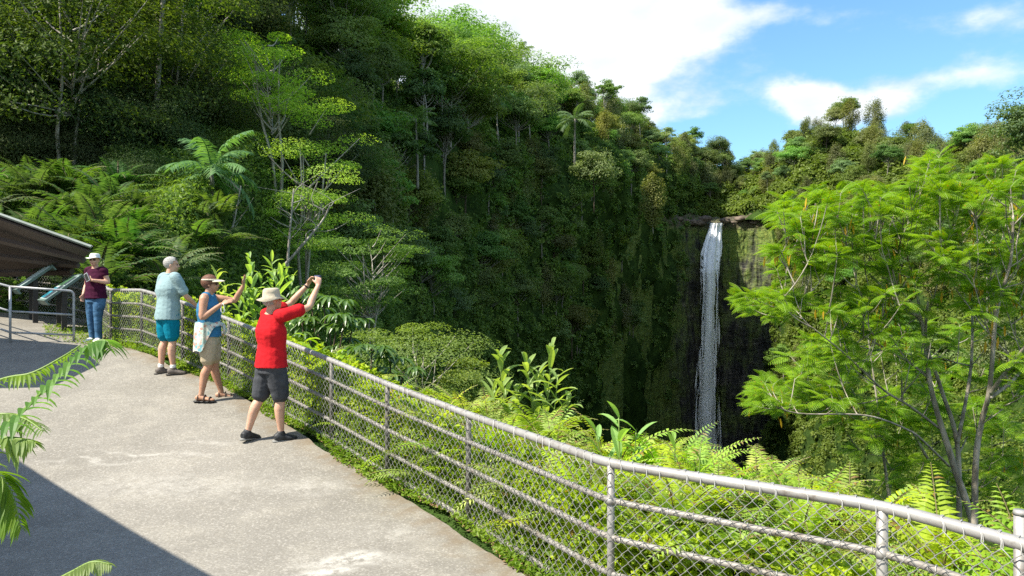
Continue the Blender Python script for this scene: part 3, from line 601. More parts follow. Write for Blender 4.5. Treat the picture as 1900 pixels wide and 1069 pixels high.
# pipe railing by the shelter
def gz(x, y): return float(zpath(np.array(x), np.array(y)))
rl = thing('pipe_railing', 'low steel pipe railing with three bars in front of the slanted signs', 'railing', W(75, 620, 13.0))
R3 = [W(u, 0, d)[:2] for u, d in ((-140, 15.2), (19, 12.9), (137, 13.35))]; rz = [gz(*q)+a for q, a in zip(R3, (.18, .06, 0))]; RH = .90
pt = lambda i, h: np.array([*R3[i], rz[i]+h])
e2 = nrm(pt(2, RH)-pt(1, RH))
g = Geo(); c = pt(2, RH); arcp = [c-e2*.07+e2*.07*math.sin(a)+np.array([0, 0, -.07+.07*math.cos(a)]) for a in np.linspace(0, PI/2, 6)]
g.add(*tube([pt(0, RH), pt(1, RH)], .021, 10)); g.add(*tube([pt(1, RH), *arcp, pt(2, .4), pt(2, -.15)], .021, 10)); mk('top_rail', g, M_STEEL, rl, True)
for h in (.48, .12):
    g = Geo(); g.add(*tube([pt(0, h), pt(1, h)], .018, 10)); g.add(*tube([pt(1, h), pt(2, h)], .018, 10)); mk('rail', g, M_STEEL, rl, True)
for i in (0, 1):
    g = Geo(); g.add(*tube([pt(i, -.15), pt(i, RH)], .021, 10)); mk('post', g, M_STEEL, rl, True)
# slanted interpretive signs
M_SIGNP = plain('sign_post_brown_steel', (.035, .032, .030), .6, noise=6); M_FRAME = plain('sign_green_grey_frame', (.10, .15, .13), .5, noise=5); M_PALEP = plain('sign_pale_panel', (.42, .52, .50), .35, noise=4); M_PIC = plain('sign_picture_teal', (.03, .22, .30), .3, noise=9, var=.7); M_PIC2 = plain('sign_picture_green', (.05, .12, .06), .3, noise=12, var=.7); M_DK = plain('sign_dark_text_block', (.03, .045, .06), .4)
def sign(c, yaw, label, pics, w=1.05, l=.75, h=.78):
    o = thing('information_sign', label, 'sign', c); ax = np.array([[math.cos(yaw), math.sin(yaw), 0], [-math.sin(yaw), math.cos(yaw), 0], [0, 0, 1]]); tl = math.radians(39)
    up = ax[1]*math.cos(tl)+ax[2]*math.sin(tl); n = np.cross(ax[0], up); A = np.stack([ax[0], up, n]); cc = np.array(c)+[0, 0, h]
    g = Geo(); g.add(*box(cc, (w, l, .045), axes=A)); g.add(*box(cc-up*(l/2+.012)-n*.03, (w+.05, .03, .12), axes=A)); g.add(*box(cc+up*(l/2+.012)-n*.03, (w+.05, .03, .12), axes=A)); mk('frame', g, M_FRAME, o)
    g = Geo(); g.add(*box(cc+n*.026, (w*.95, l*.94, .008), axes=A)); pn = mk('panel', g, M_PALEP, o)
    for (x, y, sx, sy, m) in pics:
        g = Geo(); g.add(*box(cc+n*.033+ax[0]*x*w/2+up*y*l/2, (sx*w, sy*l, .004), axes=A)); mk('picture', g, m, pn)
    for s in (-1, 1):
        b = cc+ax[0]*s*w*.33-n*.03; g = Geo(); zb = gz(b[0], b[1])-.1; g.add(*box((b[0], b[1], (zb+b[2])/2), (.09, .09, b[2]-zb), axes=ax)); mk('post', g, M_SIGNP, o)
c1 = W(60, 0, 15.6); c2 = W(112, 0, 14.7)
sign((c1[0], c1[1], gz(c1[0], c1[1])), math.radians(-52), 'slanted information sign on dark posts nearer the shelter, with a plain pale panel', [(0, .1, .8, .5, M_PALEP)], 1.05, .75, .88)
sign((c2[0], c2[1], gz(c2[0], c2[1])), math.radians(-52), 'slanted information sign with teal and green pictures beside the woman in purple', [(-.45, -.45, .42, .42, M_PIC), (.4, -.4, .45, .5, M_DK), (-.3, .5, .6, .38, M_PIC2), (.55, .5, .3, .36, M_DK)], 1.05, .75, .80)
# shelter: low hipped roof whose brown underside and fascia show at the left edge
M_ROOFU = plain('brown_roof_timber', (.085, .062, .051), .8, noise=1.2, var=.15); M_ROOFT = plain('grey_green_roof_edge', (.17, .20, .18), .6, noise=4); M_ROOFS = plain('roof_shingle', (.12, .11, .10), .9, noise=8, bump=(20, .4), var=.4)
hut = thing('shelter', 'open shelter with low brown timber roof at the left edge behind the railing', 'shelter', W(-150, 600, 16))
A, B = W(-330, 290, 14.9), W(167, 468, 14.6); Cc, D = W(134, 499, 16.2), W(-330, 509, 17.6); Em = W(-420, 300, 19.5)
def slab(Q, th):
    Q = np.array(Q, float); n = nrm(np.cross(Q[1]-Q[0], Q[3]-Q[0])); n = n if n[2] > 0 else -n; return np.concatenate([Q, Q+n*th]), [np.array([[0, 1, 2, 3], [4, 7, 6, 5], [0, 4, 5, 1], [1, 5, 6, 2], [2, 6, 7, 3], [3, 7, 4, 0]])]
g = Geo(); g.add(*slab([A, B, Cc, D], .05)); mk('roof_underside', g, M_ROOFU, hut)
g = Geo(); top = np.array([0, 0, .09]); fy = np.array([0, -.02, 0]); g.add(*slab([A+top+fy*2, B+top+fy*2+[.05, 0, 0], Cc+top+[.08, 0, 0], D+top], .05)); mk('roof', g, M_ROOFS, hut)
g = Geo(); g.add(*tube([A+fy*3+[0, 0, .10], B+fy*3+[.06, 0, .10]], .032, 4)); mk('roof_edge', g, M_ROOFT, hut)
for f in (.30, .62):
    P0, P1 = A+(D-A)*f, B+(Cc-B)*f; g = Geo(); g.add(*tube([P0+[0, 0, -.05], P1+[0, 0, -.05]], .07, 4)); mk('rafter', g, M_ROOFU, hut)
g = Geo(); g.add(*tube([D+[0, 0, -.05], Cc+[0, 0, -.05]], .09, 4)); mk('eave_beam', g, M_ROOFU, hut)
for u, d in ((-180, 17.2), (-140, 15.6)):
    q = W(u, 0, d); z0 = gz(q[0], q[1]); g = Geo(); g.add(*box((q[0], q[1], z0+.95), (.16, .16, 2.1))); mk('post', g, M_ROOFU, hut)
E = [np.array(q) for q in ((-12.5, 9.6, 3.3), (-8.6, 9.9, 3.3), (-8.3, 11.0, 3.3), (-9.2, 12.3, 3.3), (-13.0, 12.6, 3.3))]  # unseen roof wing with posts, added left of view to shade the path
g = Geo(); g.add(np.array(E+[e+[0, 0, .12] for e in E]), [np.array([[0, 4, 3, 2, 1], [5, 6, 7, 8, 9]]), np.array([[i, (i+1) % 5, (i+1) % 5+5, i+5] for i in range(5)])]); mk('roof', g, M_ROOFS, hut)
for q in ((-8.9, 10.3), (-12, 10.0), (-12.3, 12)):
    z0 = gz(*q); g = Geo(); g.add(*box((q[0], q[1], (z0+3.3)/2-.05), (.14, .14, 3.3-z0))); mk('post', g, M_ROOFU, hut)
# lookout pavilion left of the camera whose roof shades the near corner of the path
E0 = np.array([*pp(40, 890, 8)]); k = 2050/1000; dA = 2.05*FPX/(890-CV); dB = 2.05*FPX/(1069-CV); gA = np.array([(40-CU)/FPX*dA, dA]); gB = np.array([(340-CU)/FPX*dB, dB])
hz = 3.0; off = S[:2]/S[2]*hz; eA, eB = gA+off, gB+off; dr = nrm(eB-eA); eA2 = eA-dr*1.4; eB2 = eB+dr*1.2; inn = np.array([dr[1], -dr[0]]); inn = inn if inn[0] < 0 else -inn
pav = thing('pavilion', 'timber lookout pavilion beside the path whose roof shades the near corner', 'pavilion', [*(eA+inn*2), 0])
Q = [np.append(eA2, hz), np.append(eB2, hz), np.append(eB2+inn*3.2, hz+1.0), np.append(eA2+inn*3.2, hz+1.0)]; Q2 = [Q[3], Q[2], np.append(eB2+inn*6.4, hz), np.append(eA2+inn*6.4, hz)]
g = Geo(); g.add(*slab(Q, .14)); g.add(*slab(Q2, .14)); mk('roof', g, M_ROOFS, pav)
for q in (eA2+inn*.6+dr*.4, eB2+inn*.6-dr*.4, eA2+inn*5.6+dr*.4, eB2+inn*5.6-dr*.4):
    g = Geo(); g.add(*box((q[0], q[1], hz/2), (.18, .18, hz+.3))); mk('post', g, M_ROOFU, pav)
# ================================================================== plants near the path
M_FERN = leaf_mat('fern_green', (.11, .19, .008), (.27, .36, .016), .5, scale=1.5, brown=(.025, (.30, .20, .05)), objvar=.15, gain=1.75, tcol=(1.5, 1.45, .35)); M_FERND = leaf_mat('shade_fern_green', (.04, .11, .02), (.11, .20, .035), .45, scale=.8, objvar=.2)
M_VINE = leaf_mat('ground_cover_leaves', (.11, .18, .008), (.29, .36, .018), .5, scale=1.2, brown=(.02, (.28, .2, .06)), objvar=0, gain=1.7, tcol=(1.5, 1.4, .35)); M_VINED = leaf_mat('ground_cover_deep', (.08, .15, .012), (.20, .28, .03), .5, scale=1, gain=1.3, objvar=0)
M_GING = leaf_mat('ginger_leaf', (.11, .22, .02), (.25, .38, .04), .5, scale=2, gloss=.015, rough=.5, objvar=.08, gain=1.45, tcol=(1.5, 1.45, .4)); M_STALK = plain('green_stalk', (.16, .24, .05), .5); M_STEM = plain('brown_fern_stem', (.14, .11, .05), .6)
M_ALB = leaf_mat('feathery_tree_leaf', (.07, .185, .008), (.26, .42, .018), .5, scale=1.6, gain=1.12, brown=(.012, (.42, .26, .03)), objvar=0, tcol=(1.5, 1.4, .35)); M_DRY = plain('dry_twig', (.30, .27, .22), .8); M_ALBB = bark_mat('feathery_tree_bark', (.19, .165, .13), (.40, .36, .30))
M_UMB = leaf_mat('octopus_tree_leaf', (.04, .12, .02), (.12, .23, .04), .4, scale=1, gloss=.06, rough=.35, objvar=.1); M_FG = leaf_mat('foreground_frond', (.08, .19, .02), (.20, .33, .04), .5, scale=4, gloss=.015, rough=.5, objvar=.1)
def frond(L, npair, pl, el, bend, rng, az=0.0, base=(0, 0, 0), pw=.22, droop=.25, fwd=.35, twist=0.0):
    """pinnate frond: returns leaf (V,F) and rachis (V,F)"""
    n = 14; s = np.linspace(0, 1, n); a = el-bend*s**1.2; ds = L/(n-1); q = np.concatenate([[[0, 0]], np.cumsum(np.stack([np.cos(a), np.sin(a)], -1)[:-1]*ds, 0)])
    dr = np.array([math.cos(az), math.sin(az), 0]); R = np.array(base)+dr*q[:, :1]+np.array([0, 0, 1.])*q[:, 1:]
    return pinnae(R, npair, pl, rng, pw, droop, fwd, L)
def pinnae(R, npair, pl, rng, pw=.22, droop=.25, fwd=.35, L=1.0, s0=.12, prof=None, seg=False):
    Rf = spline(R, npair+4)[max(1, int(s0*npair)):]; n = len(Rf); T = nrm(np.gradient(Rf, axis=0)); up = np.array([0, 0, 1.])
    side = nrm(np.cross(T, up)+1e-6); N = nrm(np.cross(side, T)); s = np.linspace(0, 1, n)
    l = pl*(np.clip(np.minimum(s*5+.45, 1), 0, 1)*(1-s**2.2)**.8+.08) if prof is None else pl*prof(s)
    Vs, Fs, off = [], [], 0
    for sg in (-1, 1):
        ll = l*(.88+.24*rng.random(n)); d0 = nrm(side*sg+T*fwd+N*.10+rng.normal(size=(n, 3))*.06); d1 = nrm(d0+np.array([0, 0, -1.])*droop*2)
        m = Rf+d0*(ll*.5)[:, None]; tip = m+d1*(ll*.5)[:, None]; w = T*(ll*pw*.5)[:, None]; k = Rf+d0*(ll*.12)[:, None]
        V = np.stack([k-w*.7, k+w*.7, m+w, m-w, tip+T*(ll*.06)[:, None]], 1).reshape(-1, 3); i5 = np.arange(n)[:, None]*5
        Vs.append(V); Fs += [i5+np.array([[0, 1, 2, 3]])+off, i5+np.array([[3, 2, 4]])+off]; off += len(V)
    return np.concatenate(Vs), Fs
def fern_proto(seed, L, nf, mats, name, label, cat, pl=.16, npair=22, el=(45, 82), bend=(60, 100)):
    r = np.random.default_rng(seed); lg, sg = Geo(), Geo()
    for i in range(nf):
        az = i*2.4+r.random()*.6; e = math.radians(r.uniform(*el)); b = math.radians(r.uniform(*bend)); l = L*r.uniform(.7, 1.15); n = 14
        s = np.linspace(0, 1, n); a = e-b*s**1.3; ds = l/(n-1); q = np.concatenate([[[0, 0]], np.cumsum(np.stack([np.cos(a), np.sin(a)], -1)[:-1]*ds, 0)]); R = np.array([math.cos(az), math.sin(az), 0])*q[:, :1]+np.array([0, 0, 1.])*q[:, 1:]
        sw = r.normal()*.15; R += np.array([-math.sin(az), math.cos(az), 0])*(s**2*l*sw)[:, None]
        lg.add(*pinnae(R, npair, pl*l, r)); sg.add(*tube(R, np.linspace(.006, .002, n)*L/.7, 3, False))
    o = thing(name, label, cat); mk('fronds', lg, mats[0], o); mk('stems', sg, mats[1], o); return o
r8 = np.random.default_rng(88)
ferns = [fern_proto(40+i, .72, 13, (M_FERN, M_STEM), 'fern', 'bright yellow green fern among others behind the chain link fence', 'fern') for i in range(4)]
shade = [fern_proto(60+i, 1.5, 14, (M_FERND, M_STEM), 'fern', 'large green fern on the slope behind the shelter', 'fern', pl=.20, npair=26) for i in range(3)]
used = {}
def put(P, i, lst, s, label=None, group=None, rz=None):
    rz = r8.random()*6.28 if rz is None else rz
    if (id(lst), i) not in used:
        used[(id(lst), i)] = 1; o = lst[i]; o.location = tuple(float(x) for x in P); o.scale = (s, s, s); o.rotation_euler = (r8.normal()*.12, r8.normal()*.12, rz)
        if label: o['label'] = label
        if group: o['group'] = group
        return o
    o = dup(lst[i], P, rz, s, label, group); o.rotation_euler = (r8.normal()*.12, r8.normal()*.12, rz); return o
def fside(s, out):
    """point beyond the fence: arc length s, distance out"""
    p = fpos(np.array([s]), 0)[0]; T = fpos(np.array([s+.1]), 0)[0]-fpos(np.array([s-.1]), 0)[0]; n = nrm(np.array([T[1], -T[0], 0])); n = n if sdist(p[0]+n[0]*.3, p[1]+n[1]*.3) > 0 else -n
    q = p+n*out; return np.array([q[0], q[1], float(zground(np.array(q[0]), np.array(q[1])))])
# bright ferns on the bank, dense at the near end
cnt = 0
for k in range(620):
    s = r8.uniform(arcL[2], arcL[10]) if k % 3 else r8.uniform(arcL[3], arcL[6]+.8); out = r8.uniform(.30, 2.3)
    if s > arcL[7] and r8.random() < .6: continue
    if s > arcL[6]-.4: out = .3+.35*(out-.3)
    p = fside(s, out); sz = r8.uniform(.75, 1.2)
    tgt = zpath(p[0], p[1])+r8.uniform(.16, .66)-max(0, out-1.2)*.22-(.22 if s > arcL[7] else 0); p[2] = max(p[2], tgt-.25*sz)
    put(p, cnt % 4, ferns, sz, group='bright ferns behind the chain link fence'); cnt += 1
    if cnt >= 185: break
# soil mound under the plants follows the bank; leafy ground cover fills it
def vine(n, s0, s1, o0, o1, ztop, size, mat, label, seed, low=0.0):
    r = np.random.default_rng(seed); s = r.uniform(s0, s1, n); out = o0+(o1-o0)*r.random(n)**1.1; P = fpos(s, 0); T = fpos(s+.1, 0)-fpos(s-.1, 0); N = nrm(np.stack([T[:, 1], -T[:, 0], 0*s], -1))
    P = P+N*out[:, None]; zt = ztop(s, out)+.32*vnoise(np.stack([P[:, 0], P[:, 1], 0*s], -1), 1.9, 3, 5)+.16*vnoise(P, 6, 2, 3)
    h = low+(zt-low)*(1-np.abs(r.normal(size=n))*.28*np.clip(.25+out/(o1+.01), .3, 1)) if low == 0 else low+(zt-low)*r.random(n)
    face = r.random(n) < .45; h = np.where(face & (out < .5), r.random(n)*zt, h)
    P[:, 2] += np.clip(h, .0, 3); L = size*(.6+.8*r.random(n)); g = Geo(); g.add(*cards(P, L, L*.55, r, .7, -N, .35)); tag(mk('ground_cover', g, mat), label, 'ground cover', kind='stuff')
zt = lambda s, o: np.interp(s, [arcL[3], arcL[5], arcL[6], arcL[7], arcL[9], arcL[11], arcL[14]], [.38, .46, .58, .70, .76, .80, .74])-np.clip(o-.35, 0, 9)*.42
vine(115000, arcL[2], arcL[8], .07, 1.5, zt, .065, M_VINE, 'bright leafy ground cover behind the near fence', 1)
vine(75000, arcL[8], arcL[14]+.5, .07, 1.5, zt, .085, M_VINE, 'bright leafy ground cover behind the far fence', 2)
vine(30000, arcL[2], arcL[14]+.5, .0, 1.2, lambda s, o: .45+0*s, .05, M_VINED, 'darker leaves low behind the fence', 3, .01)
# weeds on the path side edge
def fringe():
    r = np.random.default_rng(5); n = 16000; s = r.uniform(arcL[3], arcL[14], n); w = np.clip(.10+.12*vnoise(np.stack([s, 0*s, 0*s], -1), 1.1, 3, 4)+.5*np.clip((s-arcL[12])/1.5, 0, 1), .02, 1); ins = r.random(n)**1.3*w*1.7
    P = fpos(s, 0); T = fpos(s+.1, 0)-fpos(s-.1, 0); N = nrm(np.stack([-T[:, 1], T[:, 0], 0*s], -1)); P = P+N*(ins-.04)[:, None]; P[:, 2] = zpath(P[:, 0], P[:, 1])+.01+r.random(n)**2*np.clip(.11-ins*.3, .02, 1)*(1+3*np.clip((s-arcL[12])/1.5, 0, 1))
    dead = r.random(n) < .22; L = .04*(.5+r.random(n))
    g = Geo(); g.add(*cards(P[~dead], L[~dead], L[~dead]*.5, r, .8)); tag(mk('weeds', g, M_VINED), 'low green weeds creeping over the path edge', 'weeds', kind='stuff')
    Q = P[dead]; Q[:, 2] = zpath(Q[:, 0], Q[:, 1])+.008+.01*r.random(len(Q)); g = Geo(); g.add(*cards(Q, .035*(.5+r.random(len(Q))), .018, r, 2.5)); tag(mk('leaf_litter', g, plain('dry_leaf', (.24, .15, .08), .8, noise=5, var=.5)), 'dry brown leaf litter along the path edge', 'leaf litter', kind='stuff')
fringe()
# broad cover and ferns on the slope behind the shelter and the bank beyond the far fence
def slope_cover(n, x0, x1, y0, y1, size, mat, label, seed, cond, lift):
    r = np.random.default_rng(seed); x = r.uniform(x0, x1, n); y = r.uniform(y0, y1, n); ok = cond(x, y); x, y = x[ok], y[ok]; z = zground(x, y); P = np.stack([x, y, z], -1); P[:, 2] += r.random(len(x))**.7*lift*(.6+.8*vnoise(P, .5, 2, 3)); L = size*(.6+.8*r.random(len(x)))
    g = Geo(); g.add(*cards(P, L, L*.5, r, .7)); tag(mk('undergrowth', g, mat), label, 'undergrowth', kind='stuff')
slope_cover(110000, -26, -6, 16, 34, .16, M_L['cover'], 'leafy undergrowth on the slope behind the shelter', 1, lambda x, y: (sdist(x, y) < .3) & (y > 16.8), .8)
slope_cover(110000, -12, 8, 6, 33, .13, M_L['cover'], 'leafy cover on the bank falling away beyond the fence', 2, lambda x, y: (sdist(x, y) > 1.6) & (sdist(x, y) < 12), .8)
cnt = 0
for k in range(400):
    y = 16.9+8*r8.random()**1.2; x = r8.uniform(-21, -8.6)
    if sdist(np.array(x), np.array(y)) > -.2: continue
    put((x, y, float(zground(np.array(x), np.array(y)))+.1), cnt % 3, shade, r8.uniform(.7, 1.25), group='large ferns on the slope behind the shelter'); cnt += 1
    if cnt > 104: break
# ginger: tall stalks with long pointed leaves
def blade(base, d, L, wd, sag, rng, n=6):
    s = np.linspace(0, 1, n); up = np.array([0, 0, 1.]); R = np.array(base)+np.array(d)*(s*L)[:, None]-up*(s**2*L*sag)[:, None]; T = nrm(np.gradient(R, axis=0)); sd = nrm(np.cross(T, up)+1e-6); N = np.cross(sd, T)
    w = wd*.5*np.sin(np.clip(s*.92+.08, 0, 1)*PI)**.75; V = np.stack([R+sd*w[:, None]+N*(w*.35)[:, None], R, R-sd*w[:, None]+N*(w*.35)[:, None]], 1).reshape(-1, 3); i = np.arange(n-1)[:, None]*3
    return V, [np.concatenate([i+np.array([[0, 1, 4, 3]]), i+np.array([[1, 2, 5, 4]])])]
def ginger(name, label, stalks, seed, L=.30, wd=.055, nl=13, gap=.048):
    r = np.random.default_rng(seed); base = np.mean([s[0] for s in stalks], 0); o = thing(name, label, 'plant', base); lg, sg = Geo(), Geo()
    for (b, t) in stalks:
        b, t = np.array(b), np.array(t); P = spline([b, (b+t)/2+np.append(r.normal(size=2)*.03, 0), t], 10); sg.add(*tube(P, np.linspace(.011, .005, 10), 5)); H = np.linalg.norm(t-b); n = int(H*.75/gap); az = r.random()*6.28
        for i in range(n):
            f = 1-(i/n)*.78; p = P[0]+(P[-1]-P[0])*f if False else spline(P, 101)[int(f*100)]; a = az+(i % 2)*PI+r.normal()*.5; e = math.radians(r.uniform(32, 70)); d = np.array([math.cos(a)*math.cos(e), math.sin(a)*math.cos(e), math.sin(e)]); l = L*(.55+.6*min(1, i/5+.25))*r.uniform(.8, 1.15)
            lg.add(*blade(p, d, l, wd*l/L*1.05, r.uniform(.15, .6), r))
    mk('leaves', lg, M_GING, o); mk('stalks', sg, M_STALK, o, True); return o
def stalks_px(lst, d, zb):
    out = []
    for (u0, u1, v1) in lst:
        dd = d+r8.normal()*.12; b = W(u0, 0, dd); b[2] = zb; out.append((b, W(u1, v1, dd)))
    return out
ginger('ginger_plant', 'tall leafy ginger clump rising above the middle of the fence, left of the waterfall', stalks_px([(960, 925, 655), (975, 960, 720), (990, 1000, 690), (1000, 1025, 640), (1010, 1035, 700), (985, 975, 670), (1030, 1055, 740), (940, 915, 720), (950, 945, 760), (1005, 1000, 760)], 7.7, -.3), 1)
ginger('ginger_plant', 'broad leaved ginger just left of the foot of the waterfall', stalks_px([(1150, 1148, 775), (1165, 1180, 800), (1130, 1105, 800)], 6.2, -.2), 2, .36, .075, 6, .10)
ginger('ginger_plant', 'leafy ginger sprouts above the fence under the waterfall', stalks_px([(1255, 1252, 815), (1290, 1300, 830)], 5.6, -.2), 12, .22, .055, 6, .10)
ginger('ginger_plant', 'tall ginger clump behind the fence between woman in visor and man in red', stalks_px([(470, 462, 478), (490, 505, 485), (505, 515, 500), (480, 485, 510), (450, 455, 520), (520, 540, 520), (498, 525, 500), (440, 445, 540), (475, 470, 540)], 12.0, .5), 3, .40, .065, 14, .075)
ginger('ginger_plant', 'slender ginger stalk just right of the visor of the woman in blue', stalks_px([(410, 402, 505), (418, 418, 530), (404, 412, 545)], 12.3, .6), 4, .28, .05)
ginger('ginger_plant', 'bright young broad leaved plants at the right side of the man in red', stalks_px([(565, 568, 625), (585, 590, 640), (603, 600, 655), (620, 625, 655), (575, 578, 650)], 10.2, .2), 5, .30, .10, 6, .09)
# octopus trees with drooping leaf whorls
def octopus(name, label, spots, d, zb, seed, ll=.30):
    r = np.random.default_rng(seed); o = None; lg, tg = Geo(), Geo(); base = W(spots[0][0], 0, d); base[2] = zb; o = thing(name, label, 'tree', base)
    for (u, v) in spots:
        p = W(u, v, d+r.uniform(-.7, .7)); tg.add(*tube(spline([base, (base+p)/2+np.append(r.normal(size=2)*.12, -.1), p], 8), np.linspace(.035, .012, 8), 5))
        for w in range(4):
            a0 = r.random()*6.28; hub = p+np.array([math.cos(a0)*.22, math.sin(a0)*.22, r.uniform(-.05, .14)]); tg.add(*tube([p, hub], [.006, .004], 3, False)); nl = 9
            for k in range(nl):
                a = a0+k*2*PI/nl+r.normal()*.1; e = math.radians(r.uniform(0, 25)); lg.add(*blade(hub, (math.cos(a)*math.cos(e), math.sin(a)*math.cos(e), math.sin(e)), ll*r.uniform(.8, 1.15), .075, .75, r, 5))
    mk('trunk', tg, M_BARK, o, True); mk('crown', lg, M_UMB, o); return o
octopus('octopus_tree', 'octopus tree with drooping leaf whorls right of the raised arms of the man in red', [(600, 555), (575, 548), (632, 560), (590, 585), (560, 600), (640, 590), (610, 610), (655, 600), (575, 630), (630, 640), (600, 645)], 15.0, -2.0, 1)
octopus('octopus_tree', 'lower octopus tree with drooping whorls beyond the middle of the fence', [(690, 650), (660, 655), (725, 665), (700, 690), (670, 700), (735, 700), (750, 690), (640, 680), (715, 720)], 14.0, -3.0, 2)
# umbrella trees that stand out on the near slope
def special(name, label, u, v, d, H, cr, ch, ncl, nl, ls, style, mats, seed, tr=.14, drop=0, nstem=1):
    r = np.random.default_rng(seed); top = W(u, v, d); return make_tree(name, label, 'tree', tree_geo(r, H, cr, ch, ncl, nl, ls, style, tr, .45, nstem), top-[0, 0, H], mats)
special('umbrella_tree', 'tall sunlit umbrella tree with pale stems standing out against the dark forest', 512, 55, 33, 8.2, 2.1, 3.4, 30, 300, .105, 'flat', (M_PALE, M_L['tall']), 31, .13, nstem=2)
special('umbrella_tree', 'wide bright umbrella tree below the tall sunlit one', 568, 185, 32, 8.7, 2.6, 6.2, 52, 300, .10, 'flat', (M_PALE, M_L['tall']), 32, .14, nstem=3)
special('umbrella_tree', 'flat layered umbrella tree in half shade above the man in red', 690, 425, 30, 5.5, 1.9, 3.0, 46, 260, .10, 'flat', (M_PALE, M_L['flat']), 33, .08, nstem=2)
special('umbrella_tree', 'wide bright layered umbrella tree beyond the fence with flat sprays', 775, 592, 23, 5.2, 2.2, 3.2, 60, 300, .085, 'flat', (M_PALE, M_L['bright']), 34, .07, nstem=3)
special('umbrella_tree', 'low umbrella tree with drooping flat sprays at the edge of the dark gorge', 850, 655, 25, 3.5, 1.2, 2.0, 30, 130, .15, 'flat', (M_PALE, M_L['flat']), 35, .06)
special('broadleaf_tree', 'yellowish rounded tree standing alone high on the shaded slope', 1102, 272, 150, 12, 4.4, 9, 60, 110, .5, 'round', (M_BARK, M_L['yellow']), 36)
special('slender_tree', 'pale olive tree right above the left end of the cliff', 1212, 330, 205, 14, 3.2, 12, 60, 100, .55, 'slim', (M_PALE, M_L['olive']), 37)
special('slender_tree', 'tall dark tree leaning in from the right edge against the sky', 1905, 160, 60, 12, 3.0, 6, 60, 110, .26, 'flat', (M_BARK, M_L['broad']), 38)
def palm_at(label, u, vtop, vbase, d, fl, seed, sag=1.0):
    r = np.random.default_rng(seed); H = (vbase-vtop)/FPX*d; b = W(u, vbase, d); make_tree('palm_tree', label, 'palm tree', palm_geo(r, H, fl, 15, max(.09, d*.0016), sag), b, (M_PALMT, M_L['palm']))
palm_at('large grey green palm above the two people at the fence', 398, 360, 520, 26, 1.75, 51)
palm_at('pale stemmed palm standing tall in the middle of the shaded slope', 775, 240, 335, 90, 2.6, 52)
palm_at('sunlit palm with feathery crown below the middle of the ridge', 1066, 240, 300, 150, 4.2, 53)
palm_at('palm leaning out near the top of the ridge among umbrella trees', 845, 190, 250, 125, 3.2, 54)
palm_at('palm between pale trunks high on the left slope', 705, 130, 225, 108, 3.0, 55)
# bare pale trunks on the near slope
for j, (pts, d, w, lab) in enumerate([([(410, 500), (432, 420), (447, 345)], 25.5, .045, 'bare pale leaning trunk beside the large palm'), ([(520, 500), (548, 470), (598, 410), (612, 380)], 27, .06, 'bare curving pale branch above the raised camera'), ([(533, 500), (537, 440), (545, 350)], 28, .06, 'pale straight trunk left of the curving branch')]):
    t = thing('bare_tree', lab, 'tree', W(*pts[0], d)); P = spline([W(u, v, d) for u, v in pts], 12); g = Geo(); g.add(*tube(P, np.linspace(w, w*.4, 12), 6)); mk('trunk', g, M_PALE, t, True); g = Geo(); r = np.random.default_rng(j)
    for k in range(7): p = P[4+k]; g.add(*tube(spline([p, p+np.array([r.normal()*.3, r.normal()*.3, .35]), p+np.array([r.normal()*.9, r.normal()*.5, .5+r.random()*.6])], 6), np.linspace(w*.3, w*.1, 6), 4))
    mk('branches', g, M_PALE, t, True)
# ---------------------------------------------------------------- feathery tree on the right, with double-pinnate leaves
def bipin(rng, L):
    """leaf along +X, drooping, made of feathery strips; unit template"""
    s = np.linspace(0, 1, 12); R = np.stack([s*L, 0*s, .10*L*np.sin(s*PI*.6)-.30*L*s**2.2], -1); Rf = spline(R, 13)[2:]; T = nrm(np.gradient(Rf, axis=0)); N = nrm(np.cross(T, [0, 1, 0])); N = np.where(N[:, 2:] < 0, -N, N); Vs, F, o = [], [], 0
    V, Fr = tube(R, np.linspace(.006, .0025, 12)*L/.45, 3, False); n = len(Rf); sf = np.linspace(0, 1, n); pl = .34*L*(np.sin(np.clip(.2+.8*sf, 0, 1)*PI*.97)**.55)*(1-.35*sf)
    for i in range(n):
        for sg in (-1, 1):
            d = nrm(np.array([0, sg, 0])+T[i]*.45+np.array([0, 0, -.18])); e = nrm(np.cross(d, N[i])); l = pl[i]*(.9+.2*rng.random()); m = 5; q = np.linspace(.04, 1, m+1); w = .135*l+.004
            for k in range(m):          # serrated: one kite of leaflets per step
                a, b = Rf[i]+d*l*q[k]-np.array([0, 0, .16*l*q[k]**2]), Rf[i]+d*l*q[k+1]-np.array([0, 0, .16*l*q[k+1]**2]); c = (a*.35+b*.65); ww = w*(1-.5*q[k]**3); Vs.append([a, c+e*ww+d*.03*l, b, c-e*ww+d*.03*l]); F.append([o, o+1, o+2, o+3]); o += 4
    return np.array(Vs).reshape(-1, 3), np.array(F), V, Fr[0]
def place_leaves(lg, sg, tm, bases, dirs, scl, rolls):
    V, F, RV, RF = tm
    for b, d, s, ro in zip(bases, dirs, scl, rolls):
        x = nrm(d); y = nrm(np.cross([0, 0, 1.], x)); z = np.cross(x, y); y2 = y*math.cos(ro)+z*math.sin(ro); z2 = np.cross(x, y2); M = np.stack([x, y2, z2]); lg.add(b+(V*s)@M, F); sg.add(b+(RV*s)@M, RF)
